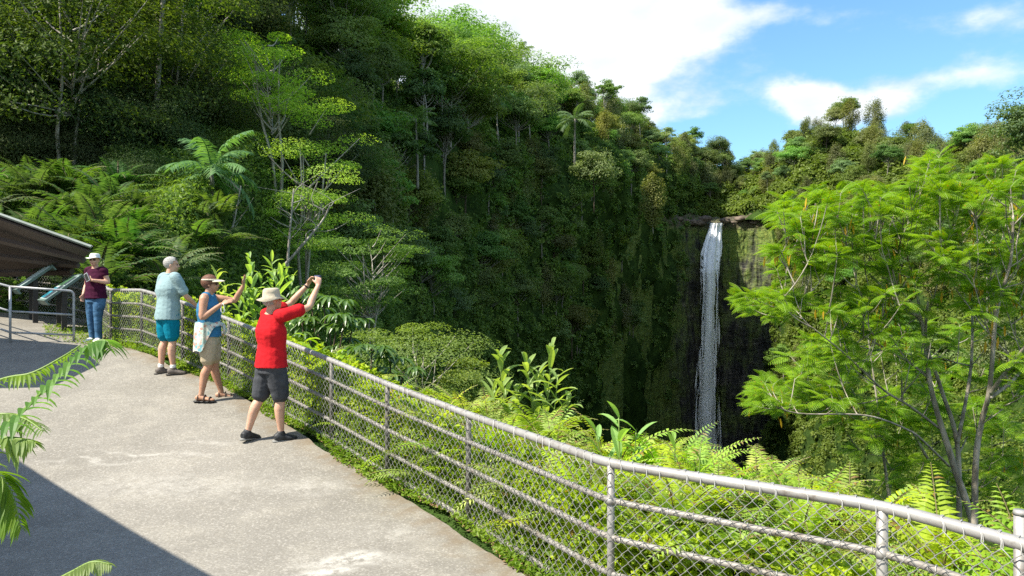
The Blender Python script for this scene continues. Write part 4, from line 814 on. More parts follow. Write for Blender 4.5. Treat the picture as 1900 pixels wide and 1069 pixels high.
def feathery_tree(name, label, stems, d, blobs, nspray, seed, lsz, dspread, base):
    r = np.random.default_rng(seed); o = thing(name, label, 'tree', base); tg, lg, sg, dg = Geo(), Geo(), Geo(), Geo(); nodes = []
    for (pts, w0, w1) in stems:
        P = [W(u, v, d+dz) for u, v, dz in pts]; Q = spline(P, 6*len(P)); tg.add(*tube(Q, np.linspace(w0, w1, len(Q)), 7)); nodes.append(Q[len(Q)//3:])
    nodes = np.concatenate(nodes); tm = [bipin(r, .45) for _ in range(4)]
    us = np.array([b[4] for b in blobs], float); us /= us.sum()
    tgt = []
    for k in range(nspray):
        b = blobs[r.choice(len(blobs), p=us)]; a = r.random()*6.28; q = math.sqrt(r.random()); p = W(b[0]+b[2]*q*math.cos(a), b[1]+b[3]*q*math.sin(a), d+r.uniform(-1, 1)*dspread*(1-.5*q)+ (b[5] if len(b) > 5 else 0))
        tgt.append(p)
    tgt.sort(key=lambda p: np.linalg.norm(nodes-p, axis=1).min())
    for k, p in enumerate(tgt):
        near = nodes[np.argmin(np.linalg.norm(nodes-p+np.array([0, 0, .3]), axis=1))]; mid = (near+p)/2-np.array([0, 0, .06*np.linalg.norm(p-near)]); tw = spline([near, mid, p], 8); Lw = np.linalg.norm(p-near); nodes = np.concatenate([nodes, tw[2:7]])
        tg.add(*tube(tw, np.linspace(min(.02, .006+.006*Lw), .004, 8), 4, False)); fd = nrm(p-near+np.array([0, 0, .15])); az = math.atan2(fd[1], fd[0]) if abs(fd[0])+abs(fd[1]) > .2 else r.random()*6.28
        nl = r.integers(6, 10); bases, dirs, sc2, ro = [], [], [], []
        for i in range(nl):
            f = i/nl; bp = tw[7]*(1-f*.35)+tw[5]*f*.35; aa = az+(-1)**i*(.25+1.25*f)+r.normal()*.15; e = math.radians(r.uniform(-20, 48)); bases.append(bp); dirs.append(np.array([math.cos(aa)*math.cos(e), math.sin(aa)*math.cos(e), math.sin(e)])); sc2.append(lsz*r.uniform(.7, 1.15)); ro.append(r.normal()*.2)
        place_leaves(lg, sg, tm[k % 4], bases, dirs, sc2, ro)
        if r.random() < .10:         # yellow seed pods and dying leaflets hang below
            for j in range(5): pb = tw[6]+r.normal(size=3)*.07; dg.add(*blade(pb, (r.normal()*.2, r.normal()*.2, -1), .13, .025, 0, r, 4))
    mk('trunk', tg, M_ALBB, o, True); mk('crown', lg, M_ALB, o); mk('leaf_stalks', sg, M_STALK, o)
    if dg.V: mk('seed_pods', dg, M_POD, o)['kind'] = 'stuff'
    return o
M_POD = leaf_mat('yellow_pod', (.40, .22, .02), (.55, .36, .03), .4, objvar=0)
ST = [([(1811, 1060, 0), (1809, 985, 0), (1773, 874, .1), (1757, 823, .1), (1738, 762, .2), (1724, 701, .2), (1710, 598, .3), (1677, 575, .3), (1640, 535, .4), (1593, 490, .6)], 0.0491, 0.0121), ([(1781, 1060, .4), (1780, 972, .4), (1776, 823, .5), (1747, 724, .4), (1719, 636, .0), (1722, 560, -.3)], 0.0405, 0.0135), ([(1776, 823, .5), (1781, 800, .5), (1801, 687, .9), (1804, 580, 1.1), (1798, 470, 1.3)], 0.0289, 0.0101),
      ([(1806, 1060, -.2), (1808, 977, -.2), (1811, 851, -.3), (1822, 781, -.3), (1836, 724, -.5), (1846, 603, -.6), (1855, 556, -.7), (1876, 480, -.8), (1880, 400, -.8)], 0.0433, 0.0108), ([(1838, 730, -.5), (1870, 685, -.8), (1905, 640, -1.1), (1990, 540, -1.6)], 0.0260, 0.0095), ([(1838, 738, -.5), (1880, 705, -.2), (1920, 660, 0), (2000, 590, .4)], 0.0231, 0.0095),
      ([(1743, 795, .2), (1690, 755, -.1), (1640, 724, -.4), (1570, 659, -.9), (1510, 610, -1.1)], 0.0173, 0.0067), ([(1724, 701, .2), (1680, 668, .5), (1630, 640, .8), (1560, 598, 1.0), (1467, 547, 1.2), (1400, 540, 1.3)], 0.0185, 0.0060), ([(1761, 865, .1), (1720, 825, -.4), (1687, 799, -.6), (1607, 771, -.9), (1481, 767, -1.1), (1420, 745, -1.2)], 0.0161, 0.0054),
      ([(1804, 580, 1.1), (1770, 500, 1.3), (1740, 420, 1.4), (1722, 330, 1.4)], 0.0116, 0.0054), ([(1593, 490, .6), (1540, 440, .6), (1480, 390, .5)], 0.0104, 0.0048), ([(1710, 598, .3), (1690, 500, 0), (1660, 420, 0)], 0.0116, 0.0054)]
BLB = [(1500, 400, 65, 45, 9), (1560, 380, 90, 35, 9), (1640, 390, 90, 50, 10), (1740, 345, 60, 55, 8), (1830, 360, 90, 60, 14), (1480, 480, 55, 40, 7), (1580, 470, 100, 45, 12), (1700, 460, 100, 60, 15), (1830, 470, 90, 70, 15), (1430, 560, 60, 32, 9), (1540, 560, 70, 40, 7), (1660, 560, 80, 40, 7), (1850, 580, 70, 50, 8), (1450, 735, 65, 36, 9), (1540, 740, 50, 35, 4), (1600, 640, 60, 40, 5), (1700, 640, 40, 40, 3), (1880, 700, 60, 60, 5), (1960, 450, 60, 120, 10)]
feathery_tree('feathery_tree', 'bright feathery leaved tree with several slim trunks rising beyond the fence at right', ST, 9.3, BLB, 640, 5, .52, 1.7, W(1805, 1100, 9.3))
ST2 = [([(1775, 985, 0), (1738, 883, .1), (1705, 823, 0), (1677, 762, -.1), (1673, 690, -.2)], .035, .012), ([(1655, 960, .3), (1640, 850, .3), (1632, 780, .2), (1610, 620, .2)], .03, .01), ([(1740, 980, 1), (1760, 890, 1), (1800, 800, 1.2)], .03, .01)]
feathery_tree('feathery_tree', 'smaller thin stemmed tree with pale trunks behind the bright feathery tree', ST2, 12.5, [(1620, 640, 90, 70, 8), (1680, 760, 80, 80, 8), (1760, 700, 90, 120, 9), (1620, 790, 70, 70, 5), (1860, 850, 60, 90, 5), (1700, 900, 90, 50, 4), (1500, 690, 60, 60, 4)], 170, 6, .8, 1.5, W(1720, 1040, 12.5))
# foreground fronds entering from the left edge
fg = thing('fern_plant', 'long drooping fern fronds reaching in from the left edge close to the camera', 'fern', (-2.25, 2.0, 0)); r = np.random.default_rng(77)
for (pts, pl, npair, w) in [([(-560, 1000, 2.0), (-200, 890, 1.95), (0, 795, 1.9), (90, 715, 1.9), (160, 645, 1.9), (195, 632, 1.9), (206, 650, 1.88)], .105, 44, .26), ([(-560, 1000, 2.2), (-150, 760, 2.2), (0, 705, 2.2), (60, 692, 2.2), (120, 660, 2.25), (150, 640, 2.3)], .07, 36, .24), ([(-560, 1010, 2.1), (-120, 900, 1.9), (-10, 820, 1.85), (30, 815, 1.85), (64, 820, 1.85)], .10, 34, .26),
                            ([(-560, 1020, 1.9), (-200, 960, 1.8), (-40, 880, 1.75), (15, 905, 1.75), (38, 980, 1.75)], .11, 34, .28), ([(-560, 1020, 2.2), (-200, 800, 2.2), (-20, 770, 2.1), (40, 775, 2.1), (80, 800, 2.05)], .09, 34, .25), ([(-560, 1030, 1.8), (-300, 1100, 1.7), (0, 1120, 1.65), (120, 1068, 1.65), (170, 1043, 1.65), (206, 1048, 1.65)], .07, 40, .26)]:
    R = spline([W(*p) for p in pts], 24); g = Geo(); n0 = .30
    Rf = spline(R, npair*2)[int(npair*.6):]; T = nrm(np.gradient(Rf, axis=0)); q = len(Rf)
    for i in range(q):
        f = i/(q-1); sd = nrm(np.cross(T[i], [0, 0, 1.])); l = pl*(1-f**3*.75)*r.uniform(.85, 1.1); dd = nrm(sd*(1 if i % 2 else -1)*.75+T[i]*.45+np.array([0, 0, .05])); V, F = blade(Rf[i]-dd*.003, dd, l*.85, l*.18, r.uniform(.4, .9), r, 6); g.add(V, F)
    f = mk('frond', g, M_FG, fg); g = Geo(); g.add(*tube(R, np.linspace(.006, .002, 24), 5)); mk('stem', g, M_STALK, f, True)
# ================================================================== people
def skin_mat(name, c):
    m, t = new_mat(name); p = t.n('ShaderNodeTexCoord').outputs['Object']; nz = t.noise(p, 14, 4)
    bs = t.n('ShaderNodeBsdfPrincipled', {'Base Color': t.mix(t.maprange(nz, .3, .7), tuple(x*.88 for x in c), tuple(x*1.08 for x in c)), 'Roughness': .5, 'Subsurface Weight': .12, 'Subsurface Scale': .01}); bs.inputs['Specular IOR Level'].default_value = .35
    bs.inputs['Subsurface Radius'].default_value = (1, .4, .2); t.n('ShaderNodeOutputMaterial', {'Surface': bs.outputs[0]}); return m
def cloth(name, c, var=.10, scale=18, bump=(30, .35)): return plain(name, c, .85, spec=.15, noise=scale, bump=bump, var=var)
def pattern_cloth(name, cols, scale):
    m, t = new_mat(name); p = t.n('ShaderNodeTexCoord').outputs['Object']; v = t.n('ShaderNodeTexVoronoi', {'Vector': p, 'Scale': scale}); f = t.n('ShaderNodeSeparateColor', {0: v.outputs['Color']}).outputs[0]
    c = t.ramp(t.math('ADD', t.math('MULTIPLY', f, .6), t.math('MULTIPLY', t.noise(p, scale*.6, 3), .4)), [(.25+.5*i/max(1, len(cols)-1), q) for i, q in enumerate(cols)])
    bs = t.n('ShaderNodeBsdfPrincipled', {'Base Color': c, 'Roughness': .85}); bs.inputs['Specular IOR Level'].default_value = .15; t.n('ShaderNodeOutputMaterial', {'Surface': bs.outputs[0]}); return m
SKIN_A, SKIN_B = skin_mat('light_skin', (.56, .33, .23)), skin_mat('tanned_skin', (.46, .25, .16))
M_HAIRG, M_HAIRB = plain('grey_hair', (.36, .35, .33), .7, noise=60, bump=(90, .9), var=.25), plain('auburn_hair', (.13, .055, .03), .6, noise=60, bump=(90, .9), var=.4)
M_BLACK, M_WHITE, M_EYE, M_LIP = plain('black_rubber', (.02, .02, .022), .5, noise=20), plain('white_fabric', (.75, .75, .73), .8, noise=20), plain('dark_glasses', (.015, .013, .012), .15), plain('lips', (.34, .12, .10), .5)
def loft(P, R, ref=(0, 1, 0), sides=18):
    P = np.asarray(P, float); R = np.asarray(R, float); R = np.stack([R, R], -1) if R.ndim == 1 else R; n = len(P); T = nrm(np.gradient(P, axis=0)); ref = np.array(ref, float)
    a = nrm(np.cross(np.broadcast_to(ref, T.shape), T)); b = np.cross(T, a); th = np.arange(sides)*2*PI/sides
    V = P[:, None]+a[:, None]*(R[:, :1]*np.cos(th))[..., None]+b[:, None]*(R[:, 1:]*np.sin(th))[..., None]; return V.reshape(-1, 3), ring_faces(n, sides)
def limb(P, R, n=14, ref=(.3, 1, .1)):
    P = spline(P, n); R = spline(np.asarray(R, float)[:, None], n)[:, 0]; T = nrm(np.gradient(P, axis=0)); e = .6
    P = np.concatenate([[P[0]-T[0]*R[0]*e], P, [P[-1]+T[-1]*R[-1]*e]]); R = np.concatenate([[R[0]*.55], R, [R[-1]*.55]])
    return tube(P, R, 14)
def ell(c, r, axes=None, n=12):
    th = np.linspace(.12, PI-.12, n); P = np.stack([0*th, 0*th, -np.cos(th)], -1)*r[2]; V, F = loft(P, np.stack([np.sin(th)*r[0], np.sin(th)*r[1]], -1)); V = V if axes is None else V@np.asarray(axes); return V+np.asarray(c), F
def remesh(pieces, vox, smooth=4, wrinkle=0.0, seed=0):
    g = Geo(); [g.add(*p) for p in pieces]; me = mesh_of('tmp', np.concatenate(g.V), g.F, [], True); o = bpy.data.objects.new('tmp', me); COL.objects.link(o)
    m = o.modifiers.new('r', 'REMESH'); m.mode = 'VOXEL'; m.voxel_size = vox
    if smooth: q = o.modifiers.new('s', 'SMOOTH'); q.iterations = smooth; q.factor = .5
    dg = bpy.context.evaluated_depsgraph_get(); e = bpy.data.meshes.new_from_object(o.evaluated_get(dg)); nv = len(e.vertices); V = np.zeros(nv*3, np.float32); e.vertices.foreach_get('co', V); V = V.reshape(-1, 3).astype(float)
    if wrinkle:
        N = np.zeros(nv*3, np.float32); e.vertices.foreach_get('normal', N); N = N.reshape(-1, 3); V = V+N*(vnoise(V*np.array([1, 1, 1.9]), 9, 3, seed)*wrinkle)[:, None]
    lt = np.zeros(len(e.polygons), np.int32); e.polygons.foreach_get('loop_total', lt); lv = np.zeros(len(e.loops), np.int32); e.loops.foreach_get('vertex_index', lv); st = np.concatenate([[0], np.cumsum(lt)[:-1]])
    F = [lv[st[lt == k][:, None]+np.arange(k)] for k in np.unique(lt)]; bpy.data.objects.remove(o); bpy.data.meshes.remove(e); bpy.data.meshes.remove(me); return V, F
def hand(w, d, pn, side, curl=.6, sc_=1.0, spread=.10):
    """five separate fingers; d forearm-to-fingers direction, pn palm normal, side +1 puts the thumb along cross(d, pn)"""
    d = nrm(np.array(d, float)); pn = np.array(pn, float); pn = nrm(pn-d*np.dot(pn, d)); a = np.cross(d, pn)*side; w = np.array(w, float); out = []
    pal = w+d*np.array([[-.01], [.03], [.06], [.09]])*sc_; out.append(loft(pal, np.array([[.026, .016], [.036, .015], [.042, .014], [.040, .011]])*sc_, ref=pn))
    for k, (x, l) in enumerate(((.030, .072), (.010, .080), (-.011, .074), (-.031, .058))):
        b = w+(d*.082+a*x)*sc_; c = curl*(1+.12*k); dirs = [nrm(d*math.cos(c*t)+pn*math.sin(c*t)+a*x*spread*12) for t in (.35, .95, 1.5)]; P = [b-d*.02*sc_, b]
        for t, dd in zip((.45, .32, .23), dirs): P.append(P[-1]+dd*l*t*sc_)
        out.append(tube(spline(P, 10), np.linspace(.0095, .0075, 10)*sc_, 8))
    b = w+(d*.022+a*.026)*sc_; P = [b-a*.012*sc_, b+a*.008*sc_+d*.012*sc_, b+(a*.030+d*.040+pn*.012*curl)*sc_, b+(a*.034+d*.066+pn*.028*curl)*sc_]; out.append(tube(spline(P, 8), np.linspace(.013, .0085, 8)*sc_, 8)); return out
def head_pieces(c, yaw, pitch=0.0, sc_=1.0, female=False):
    """returns body pieces plus the local axes of the head (x right, y face, z up)"""
    f = np.array([-math.sin(yaw), math.cos(yaw), 0]); r = np.array([f[1], -f[0], 0]); u = np.array([0, 0, 1.]); f2 = f*math.cos(pitch)+u*math.sin(pitch); u2 = -f*math.sin(pitch)+u*math.cos(pitch); A = np.stack([r, f2, u2]); L = lambda x, y, z: np.array(c)+np.array([x, y, z])*sc_@A
    q = lambda c0, rr: (lambda V_F: (V_F[0]@A*sc_+np.array(c), V_F[1]))(ell(c0, rr))
    ps = [q((0, -.012, .035), (.076, .096, .088)), q((0, .018, -.03), (.064, .075, .085)), q((0, .042, -.075), (.040, .042, .036)), q((0, .097, -.018), (.013, .020, .017)), q((0, .085, .01), (.010, .016, .030)), q((.036, .070, -.028), (.024, .022, .024)), q((-.036, .070, -.028), (.024, .022, .024)), q((0, .080, -.062), (.022, .014, .010)), q((0, .076, .033), (.048, .016, .012))]
    for s in (-1, 1): ps.append(q((s*.077, -.005, -.005), (.010, .020, .032)))
    return ps, A, L
def build_person(sp):
    """sp: local joints, person faces +Y with its right at +X; placed with yaw about Z"""
    cy, sy = math.cos(sp['yaw']), math.sin(sp['yaw']); Rz = np.array([[cy, sy, 0], [-sy, cy, 0], [0, 0, 1]]); base = np.array(sp['loc']); TW = lambda V: np.asarray(V, float)*sp.get('scale', 1.0)@Rz+base; J = {k: np.array(v, float) for k, v in sp['J'].items()}; k = sp.get('girth', 1.0)
    o = thing('person', sp['label'], 'person', base, sp.get('group')); part = lambda nm, VF, m: (lambda g: mk(nm, g, m, o, True))(Geo().add(TW(VF[0]), VF[1]))
    def gpart(nm, pieces, m):
        g = Geo(); [g.add(TW(V), F) for V, F in pieces]; return mk(nm, g, m, o, True)
    pel, che, nck, hd = J['pelvis'], J['chest'], J['neck'], J['head']; wst = (pel+che)/2+np.array([0, .01, 0])
    tors = lambda e, bot=0.0: loft(spline([pel+[0, 0, -.10-bot], pel, wst, che, che+(nck-che)*.62, nck-(nck-che)*.08], 16), np.stack([spline(np.array([[.150], [.168], [.158*k], [.180*k], [.160], [.075]]), 16)[:, 0]+e, spline(np.array([[.105], [.120*k], [.112*k], [.125*k], [.095], [.070]]), 16)[:, 0]+e], -1))
    B = [tors(0)]; B.append(limb([nck-(nck-che)*.2, (nck+hd)/2-[0, .0, .03], hd+[0, -.012, -.03]], [.064, .056, .054]))
    hp, A, L = head_pieces(hd, sp.get('hyaw', 0), sp.get('hpitch', 0), sp.get('hs', 1.0)); B += hp
    for s, n in ((1, 'R'), (-1, 'L')):
        sh, el, wr = J['sh'+n], J['el'+n], J['wr'+n]; B.append(limb([sh+(nck-sh)*.35, sh, (sh+el)/2, el, el+(wr-el)*.3, wr], [.055, .055*k, .047*k, .039, .041, .026])); B += hand(wr, sp['hd'+n], sp['pn'+n], s*sp.get('th'+n, 1), sp.get('curl'+n, .6))
        hip = pel+np.array([s*.092, 0, -.04]); kn, an = J['kn'+n], J['an'+n]; B.append(limb([hip, hip+(kn-hip)*.4, kn, kn+(an-kn)*.32+[0, -.018, 0], an+(kn-an)*.15, an], [.098*k, .085*k, .056, .060, .038, .036], 18))
        fd = nrm(np.array([*sp.get('ft'+n, (0, 1)), 0])); an0 = an; hl = sp.get('heel'+n, 0)
        foot = lambda e, an0=an0, fd=fd, hl=hl: loft([an0+fd*a+np.array([0, 0, z+hl*(.5-(a+.07)/.25*.8 if hl else 0)]) for a, z in ((-.075, -.045), (-.05, -.04), (0, -.035), (.06, -.050), (.12, -.060), (.165, -.066), (.185, -.068))], [(.020+e, .022+e), (.034+e, .038+e), (.038+e, .044+e), (.042+e, .030+e), (.046+e, .022+e), (.036+e, .016+e), (.015+e, .010+e)], ref=(0, 0, 1))
        B.append(foot(0)); sp['foot'+n] = (foot, an, fd, hl)
    part('body', remesh(B, .0085, 3), sp['skin'])
    # shirt
    S_ = [tors(.020, sp.get('hem', 0.0))]
    if sp.get('flare'):
        hz = sp['flare']; S_.append(loft([pel+[0, 0, hz], pel+[0, 0, hz*.4], wst+[0, 0, .05]], [(.205*k, .155*k), (.195*k, .150*k), (.175*k, .130*k)]))
    for s, n in ((1, 'R'), (-1, 'L')):
        sh, el, wr = J['sh'+n], J['el'+n], J['wr'+n]; f = sp.get('sleeve', .62); e = sh+(el-sh)*f
        if f: S_.append(limb([sh+(nck-sh)*.4, sh, (sh+e)/2, e], [.066, .072*k, .068*k, .066*k]))
        else: S_.append(limb([sh+(nck-sh)*.6, sh+(nck-sh)*.22], [.065, .066]))
    shirt = part('shirt', remesh(S_, .010, 3, .008, 3), sp['shirt'])
    if sp.get('collar'): part('collar', loft([nck+[0, -.005, -.035], nck+[0, -.005, .01]], [(.084, .078), (.070, .070)]), sp['shirt'])
    # trousers
    Q = [loft(spline([pel+[0, 0, -.14], pel+[0, 0, -.03], pel+[0, 0, .06]], 8), np.stack([np.linspace(.176, .166, 8)*max(1, k*.97), np.linspace(.132, .124, 8)*k], -1))]
    for s, n in ((1, 'R'), (-1, 'L')):
        hip = pel+np.array([s*.090, 0, -.04]); kn, an = J['kn'+n], J['an'+n]
        if sp.get('long'): Q.append(limb([hip, hip+(kn-hip)*.5, kn, kn+(an-kn)*.5, an+[0, 0, -.01]], [.108*k, .094*k, .076, .070, .066], 18))
        else:
            e = hip+(kn-hip)*sp.get('short', .95); w = sp.get('legw', .092); Q.append(limb([hip, hip+(e-hip)*.5, e], [.112*k, .105*k, w], 14))
    tr = part('trousers' if sp.get('long') else 'shorts', remesh(Q, .011, 3, .008, 7), sp['pants'])
    # shoes
    for n in 'RL':
        foot, an, fd, hl = sp['foot'+n]
        if sp['shoe'] is not None:
            sho = part('shoe', remesh([foot(.013), limb([an+[0, 0, -.05], an+[0, 0, -.02], an+[0, 0, .015]], [.048, .048, .049])], .008, 2), sp['shoe'])
            zz = lambda a: hl*(.5-(a+.07)/.25*.8 if hl else 0)
            g = Geo(); P = np.array([an+fd*a+np.array([0, 0, -.082+zz(a)]) for a in (-.098, -.08, -.03, .05, .12, .175, .205)]); g.add(*[(TW(V), F) for V, F in [loft(P, [(.018, .012), (.038, .014), (.042, .014), (.047, .013), (.053, .013), (.042, .012), (.016, .010)], ref=(0, 0, 1))]][0]); mk('sole', g, sp.get('sole', M_BLACK), sho, True)
            if sp.get('sock'): part('sock', limb([an+[0, 0, -.02], an+[0, 0, .055]], [.042, .044]), M_WHITE)
        else:
            P = np.array([an+fd*a+np.array([0, 0, -.088]) for a in (-.098, -.08, -.03, .05, .12, .175, .205)]); sd = np.array([-fd[1], fd[0], 0]); sl_ = part('sandal', loft(P, [(.018, .010), (.038, .012), (.040, .012), (.047, .012), (.052, .012), (.040, .010), (.016, .008)], ref=(0, 0, 1)), M_BLACK)
            g = Geo()
            for a, zt in ((.125, -.028), (.055, -.002), (-.03, .0)):
                th = np.linspace(0, PI, 9); Pp = an+fd*a+np.outer(np.cos(th), sd)*.054+np.outer(np.sin(th), [0, 0, zt+.085])+[0, 0, -.085]; g.add(TW(tube(Pp, .009, 6)[0]), tube(Pp, .009, 6)[1])
            mk('strap', g, plain('sandal_strap', (.06, .04, .03), .7, noise=30), sl_, True)
    # face details
    hs = sp.get('hs', 1.0)
    for s in (-1, 1): gpart('eye', [(lambda VF: (VF[0]*.9*hs@A+L(s*.031, .083, .006), VF[1]))(ell((0, 0, 0), (.012, .008, .008)))], M_EYE)
    gpart('mouth', [(lambda VF: (VF[0]*hs@A+L(0, .092, -.062), VF[1]))(ell((0, 0, 0), (.021, .006, .006)))], M_LIP)
    return o, TW, J, A, L, part, gpart
def shell(L, A, c, r, cut, n=(16, 28), hs=1.0):
    """ellipsoid shell kept where cut(x, y, z) holds, in head coordinates"""
    th = np.linspace(.02, PI-.02, n[0]); ph = np.linspace(0, 2*PI, n[1], endpoint=False); x = np.sin(th)[:, None]*np.cos(ph); y = np.sin(th)[:, None]*np.sin(ph); z = np.cos(th)[:, None]+0*ph; V = np.stack([x*r[0]+c[0], y*r[1]+c[1], z*r[2]+c[2]], -1).reshape(-1, 3)
    Q = ring_faces(n[0], n[1], False)[0]; ctr = V[Q].mean(1); Q = Q[cut(ctr[:, 0], ctr[:, 1], ctr[:, 2])]; us = np.unique(Q); m = np.full(len(V), -1); m[us] = np.arange(len(us)); V = V[us]; w = vnoise(V, 55, 2, 3)*.006; V = V*(1+w[:, None]); return V*hs@A+L(0, 0, 0), m[Q]
def brim_hat(L, A, rc, zb, h, br, droop, tilt=0.0, wav=.012, hs=1.0):
    """crown and wavy brim in head coordinates"""
    th = np.arange(32)*2*PI/32; rings = []
    for z, k in ((zb-.004, .0), (zb-.004-droop, 1.0), (zb-.002-droop, 1.03), (zb+.004, .02), (zb+h*.5, -.03), (zb+h*.82, -.10), (zb+h*.98, -.30), (zb+h, -.62), (zb+h*1.0, -.97)):
        if k >= 0: q = 1+k*br/rc
        else: q = 1+k
        zz = z+(wav*np.sin(th*3+.7)*k if k > .5 else 0); rings.append(np.stack([rc*q*np.cos(th), rc*1.16*q*np.sin(th)-.008, zz+0*th], -1))
    V = np.array(rings).reshape(-1, 3); c, s = math.cos(tilt), math.sin(tilt); V = V@np.array([[1, 0, 0], [0, c, s], [0, -s, c]]); return V*hs@A+L(0, 0, 0), ring_faces(9, 32, True)
def at(u, v, d): P = W(u, v, d); P[2] = gz(P[0], P[1]); return P
# --- man in red taking a picture
b = at(494, 812, 8.75); yaw = math.radians(-45)
o, TW, J, A, L, part, gpart = build_person(dict(label='man in red t-shirt and dark grey shorts photographing the waterfall with arms raised', loc=b, yaw=yaw, hyaw=math.radians(-6), hpitch=math.radians(16), girth=1.12, skin=SKIN_A,
    J=dict(pelvis=(.04, .04, .93), chest=(.06, .03, 1.27), neck=(.08, .01, 1.50), head=(.09, .03, 1.625), shR=(.275, .06, 1.46), elR=(.375, .33, 1.55), wrR=(.30, .50, 1.80), shL=(-.115, .07, 1.46), elL=(-.12, .36, 1.58), wrL=(.0, .54, 1.815), knR=(.12, .12, .50), anR=(.12, .12, .085), knL=(-.09, -.03, .50), anL=(-.13, -.17, .10)),
    hdR=(-.35, .25, 1), pnR=(-.9, .3, -.1), curlR=1.1, hdL=(.5, .25, .9), pnL=(.85, .3, -.2), curlL=1.0, shirt=cloth('red_shirt', (.50, .012, .018), .12), sleeve=.72, flare=-.07, hem=.0, pants=cloth('charcoal_shorts', (.055, .058, .066), .15), short=.98, legw=.098, shoe=plain('black_shoe', (.025, .027, .03), .6, noise=25, var=.6), sole=plain('grey_sole', (.22, .22, .21), .6), ftR=(.25, 1), ftL=(-.35, 1), heelL=.035))
M_HATB = cloth('beige_hat_cloth', (.46, .40, .30)); part_hat = gpart('hat', [brim_hat(L, A, .088, .045, .105, .062, .030, -.22)], M_HATB)
gpart('hair', [shell(L, A, (0, -.012, .03), (.083, .104, .094), lambda x, y, z: (y < .0) & (z < .08) & (z > -.055))], M_HAIRG)
th = np.linspace(0, 2*PI, 13); wd = nrm(J['wrL']-J['elL']); a1 = nrm(np.cross(wd, [0, 0, 1])); a2 = np.cross(wd, a1); part('watch', tube(J['wrL']-wd*.03+.032*(np.outer(np.cos(th), a1)+np.outer(np.sin(th), a2)), .009, 6, False), M_BLACK)
c0 = TW((J['wrR']+J['wrL'])/2+np.array([-.005, .065, .085])); cx = np.array([math.cos(yaw), math.sin(yaw), 0]); cyv = np.array([-math.sin(yaw), math.cos(yaw), 0]); AX = np.stack([cx, cyv, [0, 0, 1]])
ph = thing('camera', 'small dark blue camera held up in both hands of the man in red', 'camera', c0); g = Geo(); g.add(*box(c0, (.125, .022, .070), axes=AX)); mk('case', g, plain('camera_case_blue', (.05, .06, .12), .35), ph); g = Geo(); g.add(*tube([c0+cyv*.011, c0+cyv*.03], .02, 14)); mk('lens', g, M_EYE, ph, True); g = Geo(); g.add(*box(c0-cyv*.0125, (.10, .003, .055), axes=AX)); mk('screen', g, plain('camera_screen', (.08, .11, .20), .15), ph)
# --- woman with visor
b = at(387, 741, 10.25); yaw = math.radians(-80); SHB = cloth('blue_top', (.035, .16, .30), .15, bump=(24, .5))
o, TW, J, A, L, part, gpart = build_person(dict(label='woman in blue sleeveless top and khaki shorts with a visor, waving one hand', loc=b, yaw=yaw, hyaw=math.radians(-4), girth=1.10, skin=SKIN_B,
    J=dict(pelvis=(0, 0, .90), chest=(0, .0, 1.22), neck=(0, -.01, 1.43), head=(0, .03, 1.565), shR=(.18, -.02, 1.375), elR=(.25, -.03, 1.12), wrR=(.16, .20, 1.30), shL=(-.18, .02, 1.375), elL=(-.22, .30, 1.345), wrL=(-.18, .42, 1.545), knR=(.10, .02, .48), anR=(.13, -.07, .085), knL=(-.09, .06, .48), anL=(-.12, .14, .085)),
    hdR=(-.15, 1, .45), pnR=(-.6, -.2, -.8), curlR=.35, thR=1, hdL=(-.05, .12, 1), pnL=(.2, 1, 0), curlL=.15, shirt=SHB, sleeve=0, flare=-.04, hem=.0, pants=cloth('khaki_shorts', (.42, .35, .24)), short=.86, legw=.098, shoe=None, ftR=(.2, 1), ftL=(-.15, 1)))
gpart('hair', [shell(L, A, (0, -.02, .035), (.094, .112, .104), lambda x, y, z: ((y < .02) & (z > -.075)) | (z > .085))], M_HAIRB)
def visor(L, A):
    th = np.linspace(PI*.08, PI*.92, 15); V = []
    for q, z in ((0, .058), (.5, .058), (1, .046)):
        V.append(np.stack([(.085+.012*q)*np.cos(th), .092*np.sin(th)+q*.098*np.sin(th)**.8-.005, z+0*th-.014*q*np.abs(np.cos(th))], -1))
    V = np.concatenate([np.array(V).reshape(-1, 3), np.array(V).reshape(-1, 3)+[0, 0, .004]]); F = grid_faces(3, 15); return V@A+L(0, 0, 0), [np.concatenate([F, F+45])]
vz = gpart('visor', [visor(L, A)], cloth('cream_visor', (.66, .60, .46))); th = np.linspace(0, 2*PI, 25); V = np.stack([.090*np.cos(th), .106*np.sin(th)-.008, .062+0*th], -1); vb = gpart('visor_band', [(lambda VF: (VF[0]@A+L(0, 0, 0), VF[1]))(tube(V, .013, 6, False))], cloth('cream_band', (.60, .54, .42)))
gpart('sunglasses', [(lambda VF: (VF[0]@A+L(s*.033, .088, .010), VF[1]))(ell((0, 0, 0), (.026, .010, .017))) for s in (-1, 1)]+[(lambda VF: (VF[0]@A+L(0, 0, 0), VF[1]))(tube(np.array([[s*.058, .085, .014], [s*.080, .05, .014], [s*.082, -.01, .012]]), .004, 5)) for s in (-1, 1)], M_EYE)
FLW = pattern_cloth('floral_wrap_cloth', [(.16, .36, .40), (.62, .62, .52), (.30, .50, .46), (.70, .66, .55), (.45, .25, .20)], 24)
P = J['pelvis']; th = np.linspace(0, 2*PI, 40); ww = []
for zz, rr in ((.16, 1.0), (.10, 1.05), (.03, 1.09), (-.05, 1.13), (-.12, 1.15)):
    bk = np.clip(-np.sin(th-.55)*1.35+.05, 0, 1); ww.append(np.stack([.200*rr*np.cos(th)*1.06, .158*rr*np.sin(th)*1.06, np.where(zz > .09, zz, .10+(zz-.10)*bk*1.5)+.010*np.sin(th*7)], -1)+P)
wv_, wf = np.array(ww).reshape(-1, 3), ring_faces(5, 40, False); part('tied_wrap', (wv_, wf), FLW)
